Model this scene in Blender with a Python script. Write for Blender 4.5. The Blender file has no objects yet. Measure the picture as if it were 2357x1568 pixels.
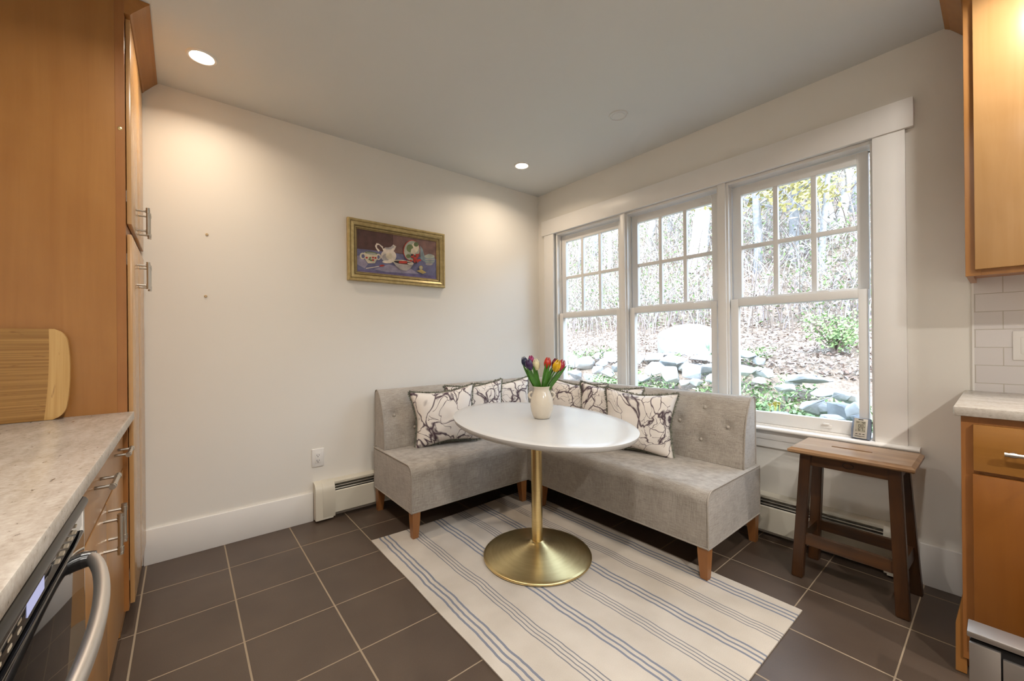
import bpy, bmesh, math, random
from mathutils import Vector, Matrix, noise
random.seed(7)
PI = math.pi
sc = bpy.context.scene
COL = sc.collection
V = Vector

# ------------------------------------------------------------------ mesh builder
class MB:
    def __init__(s): s.bm = bmesh.new()
    def box(s, x0, x1, y0, y1, z0, z1, bev=0, seg=2, M=None, mi=0):
        old = set(s.bm.faces) if mi else None
        r = bmesh.ops.create_cube(s.bm, size=1)
        vs = r['verts']
        sx, sy, sz = abs(x1-x0), abs(y1-y0), abs(z1-z0)
        for v in vs:
            v.co = V(((x0+x1)/2+v.co.x*sx, (y0+y1)/2+v.co.y*sy, (z0+z1)/2+v.co.z*sz))
            if M is not None: v.co = M @ v.co
        if bev:
            es = list({e for v in vs for e in v.link_edges})
            bmesh.ops.bevel(s.bm, geom=es, offset=min(bev, sx*.45, sy*.45, sz*.45), segments=seg, affect='EDGES', profile=.5)
        if mi:
            for f in s.bm.faces:
                if f not in old: f.material_index = mi
        return s
    def face(s, pts, mi=0):
        f = s.bm.faces.new([s.bm.verts.new(p) for p in pts]); f.material_index = mi; return f
    def prism(s, poly, axis, a0, a1, mi=0):
        def mk(p, a):
            if axis == 'x': return (a, p[0], p[1])
            if axis == 'y': return (p[0], a, p[1])
            return (p[0], p[1], a)
        A = [s.bm.verts.new(mk(p, a0)) for p in poly]; B = [s.bm.verts.new(mk(p, a1)) for p in poly]
        fs = [s.bm.faces.new(A), s.bm.faces.new(B[::-1])]
        n = len(poly)
        for i in range(n):
            fs.append(s.bm.faces.new([A[i], B[i], B[(i+1) % n], A[(i+1) % n]]))
        for f in fs: f.material_index = mi
        return s
    def loft(s, rings, close=True, cap=True, mi=0):
        R = [[s.bm.verts.new(p) for p in r] for r in rings]
        n = len(R[0])
        for a, b in zip(R, R[1:]):
            for i in range(n if close else n-1):
                j = (i+1) % n
                f = s.bm.faces.new([a[i], b[i], b[j], a[j]]); f.material_index = mi
        if cap and close:
            for r in (R[0], R[-1]):
                try: f = s.bm.faces.new(r if r is R[0] else r[::-1]); f.material_index = mi
                except Exception: pass
        return s
    def lathe(s, prof, c, seg=40, cap=True, sx=1, sy=1, rot=0, mi=0):
        rings = []
        for r, z in prof:
            ring = []
            for k in range(seg):
                a = 2*PI*k/seg
                x, y = r*sx*math.cos(a), r*sy*math.sin(a)
                ring.append((c[0]+x*math.cos(rot)-y*math.sin(rot), c[1]+x*math.sin(rot)+y*math.cos(rot), c[2]+z))
            rings.append(ring)
        return s.loft(rings, True, cap, mi)
    def tube(s, pts, rad, seg=8, cap=True, flat=None, mi=0):
        pts = [V(p) for p in pts]; n = len(pts)
        if not hasattr(rad, '__len__'): rad = [rad]*n
        rings = []; N = None
        for i, p in enumerate(pts):
            t = (pts[min(i+1, n-1)]-pts[max(i-1, 0)])
            if t.length < 1e-9: t = V((0, 0, 1))
            t.normalize()
            if N is None:
                N = t.orthogonal().normalized() if flat is None else (V(flat)-t*V(flat).dot(t)).normalized()
            else:
                N = (N-t*N.dot(t))
                N = N.normalized() if N.length > 1e-6 else t.orthogonal().normalized()
            B = t.cross(N)
            r = rad[i]; ra, rb = (r if hasattr(r, '__len__') else (r, r))
            rings.append([p+N*(math.cos(2*PI*k/seg)*ra)+B*(math.sin(2*PI*k/seg)*rb) for k in range(seg)])
        return s.loft(rings, True, cap, mi)
    def grid(s, f, nu, nv, cu=False, mi=0):
        G = [[s.bm.verts.new(f(i/nu, j/nv)) for j in range(nv+1)] for i in range(nu if cu else nu+1)]
        for i in range(nu):
            for j in range(nv):
                a, b = G[i], G[(i+1) % len(G)]
                fc = s.bm.faces.new([a[j], b[j], b[j+1], a[j+1]]); fc.material_index = mi
        return s
    def ball(s, c, r, seg=12, M=None):
        x = bmesh.ops.create_uvsphere(s.bm, u_segments=seg, v_segments=max(6, seg//2), radius=1)
        rr = r if hasattr(r, '__len__') else (r, r, r)
        for v in x['verts']:
            p = V((v.co.x*rr[0], v.co.y*rr[1], v.co.z*rr[2]))
            if M is not None: p = M @ p
            v.co = p+V(c)
        return s

def wloc(o):
    p = V((0, 0, 0))
    while o is not None: p += o.location; o = o.parent
    return p
def setp(o, label=None, cat=None, group=None, kind=None):
    for k, v in (('label', label), ('category', cat), ('group', group), ('kind', kind)):
        if v: o[k] = v
    return o
def thing(name, label, cat, loc=(0, 0, 0), group=None, kind=None):
    o = bpy.data.objects.new(name, None); o.location = loc; o.empty_display_size = .05
    COL.objects.link(o)
    return setp(o, label, cat, group, kind)
def part(name, mb, mat, parent=None, smooth=35, loc=None, label=None, kind=None):
    """links the builder's mesh (made in world coordinates) as one object under its parent"""
    me = bpy.data.meshes.new(name)
    base = wloc(parent) if parent is not None else V((0, 0, 0))
    off = V(loc) if loc is not None else V((0, 0, 0))
    bmesh.ops.recalc_face_normals(mb.bm, faces=mb.bm.faces[:])
    bmesh.ops.translate(mb.bm, verts=mb.bm.verts[:], vec=-(base+off))
    mb.bm.to_mesh(me); mb.bm.free()
    for m in (mat if isinstance(mat, (list, tuple)) else [mat]): me.materials.append(m)
    if smooth:
        me.polygons.foreach_set('use_smooth', [True]*len(me.polygons))
        if smooth < 180: me.set_sharp_from_angle(angle=math.radians(smooth))
    o = bpy.data.objects.new(name, me); COL.objects.link(o)
    o.location = off
    if parent is not None: o.parent = parent
    return setp(o, label, None, None, kind)
def solo(name, mb, mat, loc, label, cat, group=None, kind=None, smooth=35):
    o = part(name, mb, mat, None, smooth, loc)
    return setp(o, label, cat, group, kind)

# ------------------------------------------------------------------ materials
class NT:
    def __init__(s, name):
        s.m = bpy.data.materials.new(name); s.m.use_nodes = True
        s.t = s.m.node_tree; s.p = s.t.nodes['Principled BSDF']; s.out = s.t.nodes['Material Output']
    def n(s, typ, **kw):
        x = s.t.nodes.new(typ)
        for k, v in kw.items(): setattr(x, k, v)
        return x
    def l(s, a, b): s.t.links.new(a, b)
    def coord(s, scale=(1, 1, 1), rot=(0, 0, 0), loc=(0, 0, 0)):
        tc = s.n('ShaderNodeTexCoord'); mp = s.n('ShaderNodeMapping')
        mp.inputs['Scale'].default_value = scale; mp.inputs['Rotation'].default_value = rot; mp.inputs['Location'].default_value = loc
        s.l(tc.outputs['Object'], mp.inputs['Vector']); return mp.outputs['Vector']
    def noise(s, vec, scale=5, detail=3, rough=.5, dist=0):
        x = s.n('ShaderNodeTexNoise'); x.inputs['Scale'].default_value = scale; x.inputs['Detail'].default_value = detail
        x.inputs['Roughness'].default_value = rough; x.inputs['Distortion'].default_value = dist
        s.l(vec, x.inputs['Vector']); return x
    def ramp(s, fac, stops):
        r = s.n('ShaderNodeValToRGB'); e = r.color_ramp.elements
        while len(e) < len(stops): e.new(.5)
        for el, (p, c) in zip(e, stops): el.position = p; el.color = (*c, 1) if len(c) == 3 else c
        s.l(fac, r.inputs['Fac']); return r.outputs['Color']
    def math(s, op, a, b=None, c=None):
        x = s.n('ShaderNodeMath', operation=op)
        for i, v in enumerate((a, b, c)):
            if v is None: continue
            if isinstance(v, (int, float)): x.inputs[i].default_value = v
            else: s.l(v, x.inputs[i])
        return x.outputs[0]
    def mix(s, fac, a, b, mode='MIX'):
        x = s.n('ShaderNodeMix', data_type='RGBA', blend_type=mode)
        for i, v in ((0, fac), (6, a), (7, b)):
            if isinstance(v, (int, float)): x.inputs[i].default_value = v
            elif isinstance(v, tuple): x.inputs[i].default_value = (*v, 1)
            else: s.l(v, x.inputs[i])
        return x.outputs[2]
    def bump(s, h, strength=.2, dist=.002):
        b = s.n('ShaderNodeBump'); b.inputs['Strength'].default_value = strength; b.inputs['Distance'].default_value = dist
        s.l(h, b.inputs['Height']); s.l(b.outputs['Normal'], s.p.inputs['Normal'])
    def col(s, c):
        if isinstance(c, tuple): s.p.inputs['Base Color'].default_value = (*c, 1)
        else: s.l(c, s.p.inputs['Base Color'])
    def set(s, rough=.5, metal=0, spec=None, **kw):
        s.p.inputs['Roughness'].default_value = rough; s.p.inputs['Metallic'].default_value = metal
        if spec is not None: s.p.inputs['Specular IOR Level'].default_value = spec
        for k, v in kw.items(): s.p.inputs[k].default_value = v

def plain(name, c, rough=.5, metal=0, var=.06, scale=6, bump=0, bscale=60, spec=None, **kw):
    m = NT(name); v = m.coord()
    nz = m.noise(v, scale, 3)
    m.col(m.ramp(nz.outputs['Fac'], [(.3, tuple(x*(1-var) for x in c)), (.7, tuple(min(1, x*(1+var)) for x in c))]))
    m.set(rough, metal, spec, **kw)
    if bump: m.bump(m.noise(v, bscale, 4).outputs['Fac'], bump)
    return m.m
def wood(name, c1, c2, axis='z', rough=.38, scale=1, contrast=1., coat=0, bmp=.05):
    m = NT(name); s = {'x': (1.2, 22, 22), 'y': (22, 1.2, 22), 'z': (22, 22, 1.2)}[axis]
    v = m.coord(tuple(q*scale for q in s))
    a = m.noise(v, 1.0, 4, .6, .6)
    b = m.noise(m.coord((2.2, 2.2, 2.2)), 1.3, 3, .55, .8)
    f = m.math('ADD', m.math('MULTIPLY', a.outputs['Fac'], .55), m.math('MULTIPLY', b.outputs['Fac'], .45))
    m.col(m.ramp(f, [(.5-.2/contrast, c1), (.5+.2/contrast, c2)]))
    m.set(rough)
    if coat: m.p.inputs['Coat Weight'].default_value = coat; m.p.inputs['Coat Roughness'].default_value = .25
    m.bump(a.outputs['Fac'], bmp, .001)
    return m.m
def emit(name, c, st):
    m = NT(name); m.col((0, 0, 0)); m.p.inputs['Emission Color'].default_value = (*c, 1); m.p.inputs['Emission Strength'].default_value = st
    return m.m

W_WALL = plain('wall_paint', (.80, .772, .715), .6, var=.012, scale=1.5, bump=.05, bscale=250)
W_CEIL = plain('ceiling_paint', (.665, .675, .66), .8, var=.012, scale=1.2)
W_TRIM = plain('white_trim_paint', (.82, .80, .77), .35, var=.01)
M_VINYL = plain('white_sash_paint', (.80, .79, .77), .35, var=.01)
M_PLASTIC = plain('white_plastic', (.80, .78, .75), .3, var=.01)
M_HEATER = plain('heater_enamel', (.66, .62, .52), .35, var=.02)
M_DARK = plain('dark_recess', (.015, .013, .012), .7)
M_ALU = plain('heater_fins', (.38, .36, .31), .4, .6)
M_MAPLE = wood('maple_panel', (.31, .128, .030), (.40, .185, .050), 'z', .32)
M_MAPLE_SHEEN = wood('maple_door_sheen', (.46, .25, .092), (.56, .325, .135), 'z', .26, coat=.25, bmp=.012)  # same maple made paler: grazing sheen of the doors put into the colour
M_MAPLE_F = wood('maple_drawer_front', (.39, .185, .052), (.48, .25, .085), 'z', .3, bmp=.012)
M_MAPLE_D = wood('maple_frame', (.28, .105, .026), (.36, .15, .042), 'z', .34)
M_MAPLE_X = wood('maple_rail', (.32, .13, .032), (.42, .19, .05), 'x', .34)
M_BASE_DOOR_SHADED = wood('maple_base_door_shaded', (.21, .070, .011), (.27, .10, .019), 'z', .3)  # same maple darkened: shade low on the right run put into the colour
M_BASE_DRAWER_SHADED = wood('maple_drawer_shaded', (.28, .118, .021), (.35, .155, .034), 'x', .3)  # right drawer, its shade likewise mixed into the maple colour
M_LEG = wood('bench_leg_wood', (.23, .085, .024), (.34, .15, .05), 'z', .4)
M_OLD = wood('old_stool_wood', (.028, .011, .004), (.080, .030, .008), 'z', .33, contrast=1.4)
M_OLDX = wood('old_stool_rail_wood', (.030, .012, .004), (.092, .035, .009), 'x', .33, contrast=1.4)
M_STEEL = plain('brushed_nickel', (.56, .53, .48), .28, 1, var=.03)
M_STEELB = plain('stainless_steel', (.74, .70, .66), .42, 1, var=.03)
M_CHROME = plain('chrome', (.75, .75, .76), .12, 1, var=.01)
M_BRASS = None
M_BLACKG = plain('black_glass', (.008, .008, .009), .04, var=.01, spec=.6)
M_BLACK = plain('black_enamel', (.012, .011, .011), .22, var=.02)

def brass():
    m = NT('brushed_brass'); v = m.coord((1, 1, 1))
    nz = m.noise(m.coord((6, 6, 220)), 2, 3)
    m.col(m.ramp(nz.outputs['Fac'], [(.3, (.74, .58, .28)), (.7, (.82, .66, .34))]))
    m.set(.30, 1); m.bump(nz.outputs['Fac'], .03, .0005)
    return m.m
M_BRASS = brass()

def fabric():
    m = NT('linen_upholstery'); v = m.coord()
    def thread(sc_, seed):
        x = m.noise(m.coord(sc_, loc=(seed, seed, seed)), 1, 2, .6); return x.outputs['Fac']
    a = thread((420, 420, 26), 0); b = thread((26, 26, 420), 3); c = m.noise(v, 9, 3).outputs['Fac']
    f = m.math('ADD', m.math('ADD', m.math('MULTIPLY', a, .4), m.math('MULTIPLY', b, .4)), m.math('MULTIPLY', c, .2))
    m.col(m.ramp(f, [(.34, (.245, .21, .175)), (.66, (.50, .455, .40))]))
    m.set(.9, 0, .2); m.p.inputs['Sheen Weight'].default_value = .25
    m.bump(f, .35, .002)
    return m.m
M_FABRIC = fabric()
M_PIPE = plain('linen_piping', (.36, .32, .275), .9, var=.1, scale=200, bump=.2, bscale=500)
M_BTN = plain('linen_button', (.40, .36, .31), .85, var=.1, scale=150)

def marble_cloth(seed):
    m = NT('veined_pillow_cloth'); v0 = m.coord((1, 1, 1), loc=(seed*3.1, seed*1.7, seed*.9))
    nz0 = m.noise(v0, 2.6, 2, .5)
    ad0 = m.n('ShaderNodeVectorMath', operation='MULTIPLY_ADD'); m.l(nz0.outputs['Color'], ad0.inputs[0]); ad0.inputs[1].default_value = (.34, .34, .34); m.l(v0, ad0.inputs[2]); v0 = ad0.outputs[0]
    nz = m.noise(v0, 6, 3, .55)
    add = m.n('ShaderNodeVectorMath', operation='MULTIPLY_ADD'); m.l(nz.outputs['Color'], add.inputs[0])
    add.inputs[1].default_value = (.16, .16, .16); m.l(v0, add.inputs[2])
    def veins(scale, w):
        vo = m.n('ShaderNodeTexVoronoi', feature='DISTANCE_TO_EDGE'); vo.inputs['Scale'].default_value = scale
        m.l(add.outputs[0], vo.inputs['Vector'])
        mod = m.noise(v0, 7, 2).outputs['Fac']
        wd = m.math('MULTIPLY', m.math('POWER', mod, 2.0), w)
        x = m.n('ShaderNodeMapRange'); x.interpolation_type = 'SMOOTHSTEP'
        m.l(vo.outputs['Distance'], x.inputs['Value']); x.inputs['From Min'].default_value = 0
        m.l(wd, x.inputs['From Max']); x.inputs['To Min'].default_value = 1; x.inputs['To Max'].default_value = 0
        return x.outputs['Result']
    a = veins(7.5, .22); b = veins(17, .13)
    sel = m.noise(v0, 4.0, 1).outputs['Fac']
    b = m.math('MULTIPLY', b, m.math('GREATER_THAN', sel, .48))
    f = m.math('MAXIMUM', a, b)
    m.col(m.mix(f, (.80, .745, .69), (.075, .045, .06)))
    m.set(.85, 0, .2); m.bump(m.noise(v0, 400, 2).outputs['Fac'], .1, .001)
    return m.m
M_FRINGE = plain('grey_green_fringe', (.20, .205, .16), .9, var=.3, scale=60)

TX = [-.0106, .3196, .6498, .98, 1.3102, 1.64, 1.928, 2.264, 2.598, 2.93, 3.26, 3.59, 3.92, 4.25, 4.58, 4.91, 5.24, 5.57, 5.9]
TY = [-3.149, -2.819, -2.489, -2.159, -1.829, -1.49, -1.15, -.812, -.458, -.10]
def floor_mat():
    m = NT('slate_floor_tile'); tc = m.n('ShaderNodeTexCoord'); sx = m.n('ShaderNodeSeparateXYZ'); m.l(tc.outputs['Object'], sx.inputs[0])
    def lines(out, L, w):
        acc = None
        for c in L:
            d = m.math('ABSOLUTE', m.math('SUBTRACT', out, c))
            acc = d if acc is None else m.math('MINIMUM', acc, d)
        return m.math('LESS_THAN', acc, w)
    g = m.math('MAXIMUM', lines(sx.outputs[0], TX, .0024), lines(sx.outputs[1], TY, .0032))
    v = m.coord()
    n1 = m.noise(v, 3.5, 4); n2 = m.noise(v, 260, 2)
    f = m.math('ADD', m.math('MULTIPLY', n1.outputs['Fac'], .6), m.math('MULTIPLY', n2.outputs['Fac'], .4))
    t = m.ramp(f, [(.32, (.064, .043, .031)), (.68, (.100, .070, .050))])
    m.col(m.mix(g, t, (.30, .23, .155)))
    rg = m.math('ADD', m.math('MULTIPLY', g, .4), m.math('ADD', m.math('MULTIPLY', n2.outputs['Fac'], .12), .34))
    m.l(rg, m.p.inputs['Roughness']); m.p.inputs['Specular IOR Level'].default_value = .5
    h = m.math('SUBTRACT', m.math('MULTIPLY', n2.outputs['Fac'], .12), g)
    m.bump(h, .35, .002)
    return m.m
def granite():
    m = NT('granite'); v = m.coord()
    a = m.noise(m.coord((9, 30, 20)), 1, 5, .65, .5); b = m.noise(v, 90, 3, .7); c = m.noise(m.coord((16, 60, 30), rot=(0, 0, .12)), 1, 3, .6, .4)
    base = m.ramp(m.math('ADD', m.math('MULTIPLY', a.outputs['Fac'], .55), m.math('MULTIPLY', b.outputs['Fac'], .45)), [(.34, (.37, .32, .265)), (.5, (.48, .43, .375)), (.66, (.58, .535, .48))])
    dk = m.ramp(b.outputs['Fac'], [(.26, (1, 1, 1)), (.33, (0, 0, 0))])
    st = m.ramp(c.outputs['Fac'], [(.27, (1, 1, 1)), (.32, (0, 0, 0))])
    k = m.math('MAXIMUM', dk, m.math('MULTIPLY', st, .8))
    m.col(m.mix(k, base, (.07, .055, .055))); m.set(.22)
    return m.m
M_GRANITE = granite()
def bamboo(axis):
    m = NT('bamboo_'+axis); s = (2, 2.2, 150) if axis == 'y' else (2, 90, 2.5)
    a = m.noise(m.coord(s), 1, 2, .5); b = m.noise(m.coord((4, 16, 85) if axis == 'y' else (4, 60, 14)), 1, 2, .5)
    base = m.ramp(a.outputs['Fac'], [(.3, (.22, .10, .020)), (.7, (.38, .205, .055))]) if axis == 'y' else m.ramp(a.outputs['Fac'], [(.3, (.44, .25, .075)), (.7, (.56, .35, .13))])
    k = m.ramp(b.outputs['Fac'], [(.29, (1, 1, 1)), (.36, (0, 0, 0))])
    m.col(m.mix(m.math('MULTIPLY', k, .7), base, (.16, .06, .012))); m.set(.4); return m.m
def subway():
    m = NT('subway_tile'); tc = m.n('ShaderNodeTexCoord')
    sx = m.n('ShaderNodeSeparateXYZ'); m.l(tc.outputs['Object'], sx.inputs[0])
    cb = m.n('ShaderNodeCombineXYZ')
    m.l(m.math('SUBTRACT', sx.outputs[0], 2.838), cb.inputs[0]); m.l(m.math('SUBTRACT', sx.outputs[2], .949), cb.inputs[1])
    br = m.n('ShaderNodeTexBrick'); m.l(cb.outputs[0], br.inputs['Vector'])
    br.offset = .5; br.inputs['Scale'].default_value = 1; br.inputs['Brick Width'].default_value = .155; br.inputs['Row Height'].default_value = .0765
    br.inputs['Mortar Size'].default_value = .0016; br.inputs['Mortar Smooth'].default_value = .3
    br.inputs['Color1'].default_value = (.66, .63, .62, 1); br.inputs['Color2'].default_value = (.69, .66, .65, 1); br.inputs['Mortar'].default_value = (.50, .46, .40, 1)
    m.col(br.outputs['Color']); m.set(.15)
    b = m.n('ShaderNodeBump'); b.invert = True; b.inputs['Strength'].default_value = .5; b.inputs['Distance'].default_value = .003
    m.l(br.outputs['Fac'], b.inputs['Height']); m.l(b.outputs['Normal'], m.p.inputs['Normal'])
    return m.m
RUG_Y0 = -1.835
def rug_mat():
    m = NT('striped_cotton'); tc = m.n('ShaderNodeTexCoord'); sx = m.n('ShaderNodeSeparateXYZ'); m.l(tc.outputs['Object'], sx.inputs[0])
    wob = m.noise(m.coord((3.2, .5, 1)), 1.6, 3)
    y = m.math('ADD', sx.outputs[1], m.math('MULTIPLY', m.math('SUBTRACT', wob.outputs['Fac'], .5), .030))
    def lines(L, w):
        acc = None
        for c in L:
            d = m.math('ABSOLUTE', m.math('SUBTRACT', y, c)); acc = d if acc is None else m.math('MINIMUM', acc, d)
        return m.math('LESS_THAN', acc, w)
    T = []; Q = []
    for c in (-1.760, -1.410, -1.072, -.737): T += [c-.025, c, c+.025]
    for c in (-1.594, -1.236, -.905): Q += [c-.0255, c-.0085, c+.0085, c+.0255]
    th = lines([c-RUG_Y0 for c in T], .0048); qu = lines([c-RUG_Y0 for c in Q], .0026)
    wv = m.noise(m.coord((420, 420, 1)), 1, 2).outputs['Fac']; v2 = m.noise(m.coord(), 5, 3).outputs['Fac']
    base = m.ramp(m.math('ADD', m.math('MULTIPLY', wv, .5), m.math('MULTIPLY', v2, .5)), [(.35, (.46, .405, .34)), (.65, (.59, .53, .46))])
    c = m.mix(m.math('MULTIPLY', th, .85), base, (.14, .165, .225)); c = m.mix(m.math('MULTIPLY', qu, .85), c, (.15, .16, .19))
    m.col(c); m.set(.95, 0, .15); m.bump(wv, .3, .002)
    return m.m
def glass_mat():
    m = NT('window_glass'); t = m.t
    tr = m.n('ShaderNodeBsdfTransparent'); gl = m.n('ShaderNodeBsdfGlossy'); gl.inputs['Roughness'].default_value = 0
    tr.inputs['Color'].default_value = (.97, .985, .98, 1)
    fr = m.n('ShaderNodeFresnel'); fr.inputs['IOR'].default_value = 1.45
    ge = m.n('ShaderNodeNewGeometry'); ff_ = m.math('MULTIPLY', fr.outputs[0], m.math('SUBTRACT', 1.0, ge.outputs['Backfacing']))
    mx = m.n('ShaderNodeMixShader'); m.l(ff_, mx.inputs[0]); m.l(tr.outputs[0], mx.inputs[1]); m.l(gl.outputs[0], mx.inputs[2])
    m.l(mx.outputs[0], m.out.inputs['Surface']); t.nodes.remove(m.p)
    return m.m
M_GLASS = glass_mat()

# ------------------------------------------------------------------ camera
F_PX = 924.5329
yaw, pit, rol = (math.radians(a) for a in (50.71540311, .05602166, -.56244163))
CAM = V((2.83703901, -2.66272414, 1.1496507))
Fw = V((-math.sin(yaw), math.cos(yaw), 0)); Rt = V((math.cos(yaw), math.sin(yaw), 0)); Up = V((0, 0, 1))
F2 = Fw*math.cos(pit)+Up*math.sin(pit); U2 = -Fw*math.sin(pit)+Up*math.cos(pit)
R3 = Rt*math.cos(rol)+U2*math.sin(rol); U3 = -Rt*math.sin(rol)+U2*math.cos(rol)
cd = bpy.data.cameras.new('camera'); co = bpy.data.objects.new('camera', cd); COL.objects.link(co)
cd.sensor_fit = 'HORIZONTAL'; cd.sensor_width = 36; cd.lens = F_PX/2357*36; cd.clip_start = .02; cd.clip_end = 200
co.matrix_world = Matrix(((R3.x, U3.x, -F2.x, CAM.x), (R3.y, U3.y, -F2.y, CAM.y), (R3.z, U3.z, -F2.z, CAM.z), (0, 0, 0, 1)))
sc.camera = co

# ------------------------------------------------------------------ room shell
H = 2.5376; XE = 5.9; YS = -3.47
def struct(name, mb, mat, label, cat, smooth=0, parent=None):
    o = part(name, mb, mat, parent, smooth); return setp(o, label, cat, None, 'structure')
struct('floor', MB().box(-.14, XE+.14, YS-.14, .14, -.12, 0), floor_mat(), 'dark brown square floor tiles with pale grout lines', 'floor')
struct('ceiling', MB().box(-.5, XE+.3, YS-.3, .6, H, H+.15), W_CEIL, 'plain off-white ceiling with recessed lights', 'ceiling')
struct('wall_left', MB().box(-.14, 0, YS-.14, .14, 0, H), W_WALL, 'cream wall with the small framed painting', 'wall')
struct('wall_rear', MB().box(0, XE, YS-.14, YS, 0, H), W_WALL, 'cream wall behind the tall cabinet and left worktop', 'wall')
struct('wall_front', MB().box(XE, XE+.14, YS-.14, .14, 0, H), W_WALL, 'cream wall at the far kitchen end', 'wall')
OX0, OX1, OZ0, OZ1 = .205, 2.445, .615, 2.145
wb = MB(); wb.box(0, OX0, 0, .14, 0, H); wb.box(OX1, XE, 0, .14, 0, H); wb.box(OX0, OX1, 0, .14, 0, OZ0); wb.box(OX0, OX1, 0, .14, OZ1, H)
struct('wall_right', wb, W_WALL, 'cream wall holding the three windows', 'wall')

# baseboards
struct('baseboard_left', MB().box(0, .015, -2.83, -2.022, 0, .183, .002), W_TRIM, 'tall white baseboard under the painting wall', 'baseboard', 30)
struct('baseboard_right', MB().box(2.585, 2.745, -.015, 0, 0, .19, .002), W_TRIM, 'short white baseboard between stool and base cabinet', 'baseboard', 30)

# window trim
struct('trim_1', MB().box(.072, 2.58, -.028, 0, 2.135, 2.272, .002), W_TRIM, 'wide white head board across the three windows', 'trim', 30)
struct('trim_2', MB().box(.097, .216, -.02, 0, .633, 2.135, .0015), W_TRIM, 'white side casing left of the windows, next to room corner', 'trim', 30)
struct('trim_3', MB().box(2.433, 2.55, -.02, 0, .633, 2.135, .0015), W_TRIM, 'white side casing right of the windows, above the stool', 'trim', 30)
struct('trim_4', MB().box(.945, .987, -.012, .13, .633, 2.135, .0015), W_TRIM, 'white mullion between the left and middle windows', 'trim', 30)
struct('trim_5', MB().box(1.688, 1.733, -.012, .13, .633, 2.135, .0015), W_TRIM, 'white mullion between the middle and right windows', 'trim', 30)
sb = MB(); sb.prism([(-.052, .616), (-.056, .622), (-.054, .630), (-.048, .634), (.02, .634), (.02, .612), (-.046, .612)], 'x', .05, 2.592)
struct('trim_6', sb, W_TRIM, 'white window stool ledge under the three windows', 'window ledge', 50)
ab = MB(); ab.box(.097, 2.55, -.016, 0, .513, .612, .002); ab.box(.097, 2.55, -.022, 0, .56, .612, .003)
struct('trim_7', ab, W_TRIM, 'white apron board below the window ledge', 'trim', 30)

def ring(mb, x0, x1, z0, z1, y0, y1, wl, wr, wt, wb_, bev=.0015):
    mb.box(x0, x0+wl, y0, y1, z0, z1, bev); mb.box(x1-wr, x1, y0, y1, z0, z1, bev)
    mb.box(x0+wl, x1-wr, y0, y1, z1-wt, z1, bev); mb.box(x0+wl, x1-wr, y0, y1, z0, z0+wb_, bev); return mb
def window(n, a, b, lab):
    """a,b: clear opening between casings"""
    t = thing('window_%d' % n, lab, 'window', ((a+b)/2, 0, .634), kind='structure')
    fr = MB()
    for yy, w in ((.002, .012), (.058, .010), (.098, .012)):          # stepped jamb liner and stops
        y1 = {.002: .018, .058: .0605, .098: .13}[yy]
        ring(fr, a, b, .634, 2.136, yy, y1, w, w, w+.006, .006, .001)
    fr.box(a, a+.004, .018, .13, .634, 2.136); fr.box(b-.004, b, .018, .13, .634, 2.136); fr.box(a, b, .018, .13, 2.118, 2.136); fr.box(a, b, .015, .16, .612, .642)
    part('window_frame', fr, W_TRIM, t, 30)
    sl, sr = a+.014, b-.026 if n != 3 else b-.028
    up = MB(); ring(up, sl, sr, 1.352, 2.110, .062, .096, .050, .046, .056, .058)
    gx0, gx1 = sl+.050, sr-.046
    u = part('upper_sash', up, M_VINYL, t, 30)
    mu = MB()
    for k in (1, 2):
        x = gx0+(gx1-gx0)*k/3; mu.box(x-.0125, x+.0125, .066, .092, 1.40, 2.056, .002)
    mu.box(gx0, gx1, .067, .091, 1.711, 1.736, .002)
    part('muntin', mu, M_VINYL, u, 30)
    part('glass_pane', MB().box(gx0, gx1, .078, .080, 1.41, 2.054), M_GLASS, u, 0)
    lo = MB(); ring(lo, sl, sr, .643, 1.397, .022, .056, .044, .038, .044, .068)
    w = part('lower_sash', lo, M_VINYL, t, 30)
    part('glass_pane', MB().box(sl+.044, sr-.038, .038, .040, .71, 1.354), M_GLASS, w, 0)
    for fx in (.26, .72):                                              # sash locks on the meeting rail
        x = sl+(sr-sl)*fx; lk = MB()
        lk.box(x-.03, x+.03, .026, .05, 1.397, 1.401, .001)
        lk.tube([(x+.024*math.cos(q), .038+.006*math.sin(q), 1.406+.003*math.sin(q)) for q in [k*2*PI/16 for k in range(17)]], .0028, 6, False)
        part('sash_lock', lk, M_PLASTIC, w, 40)
    for fx in (.14, .735):
        x = sl+(sr-sl)*fx; lf = MB(); lf.box(x-.024, x+.024, .016, .022, .662, .682, .003); lf.box(x-.014, x+.014, .004, .018, .680, .690, .002)
        part('sash_lift', lf, M_PLASTIC, w, 40)
window(1, .235, .945, 'leftmost double-hung window, nearest the room corner')
window(2, .987, 1.688, 'middle double-hung window of the three')
window(3, 1.733, 2.433, 'rightmost double-hung window, above the sofa end')

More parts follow.
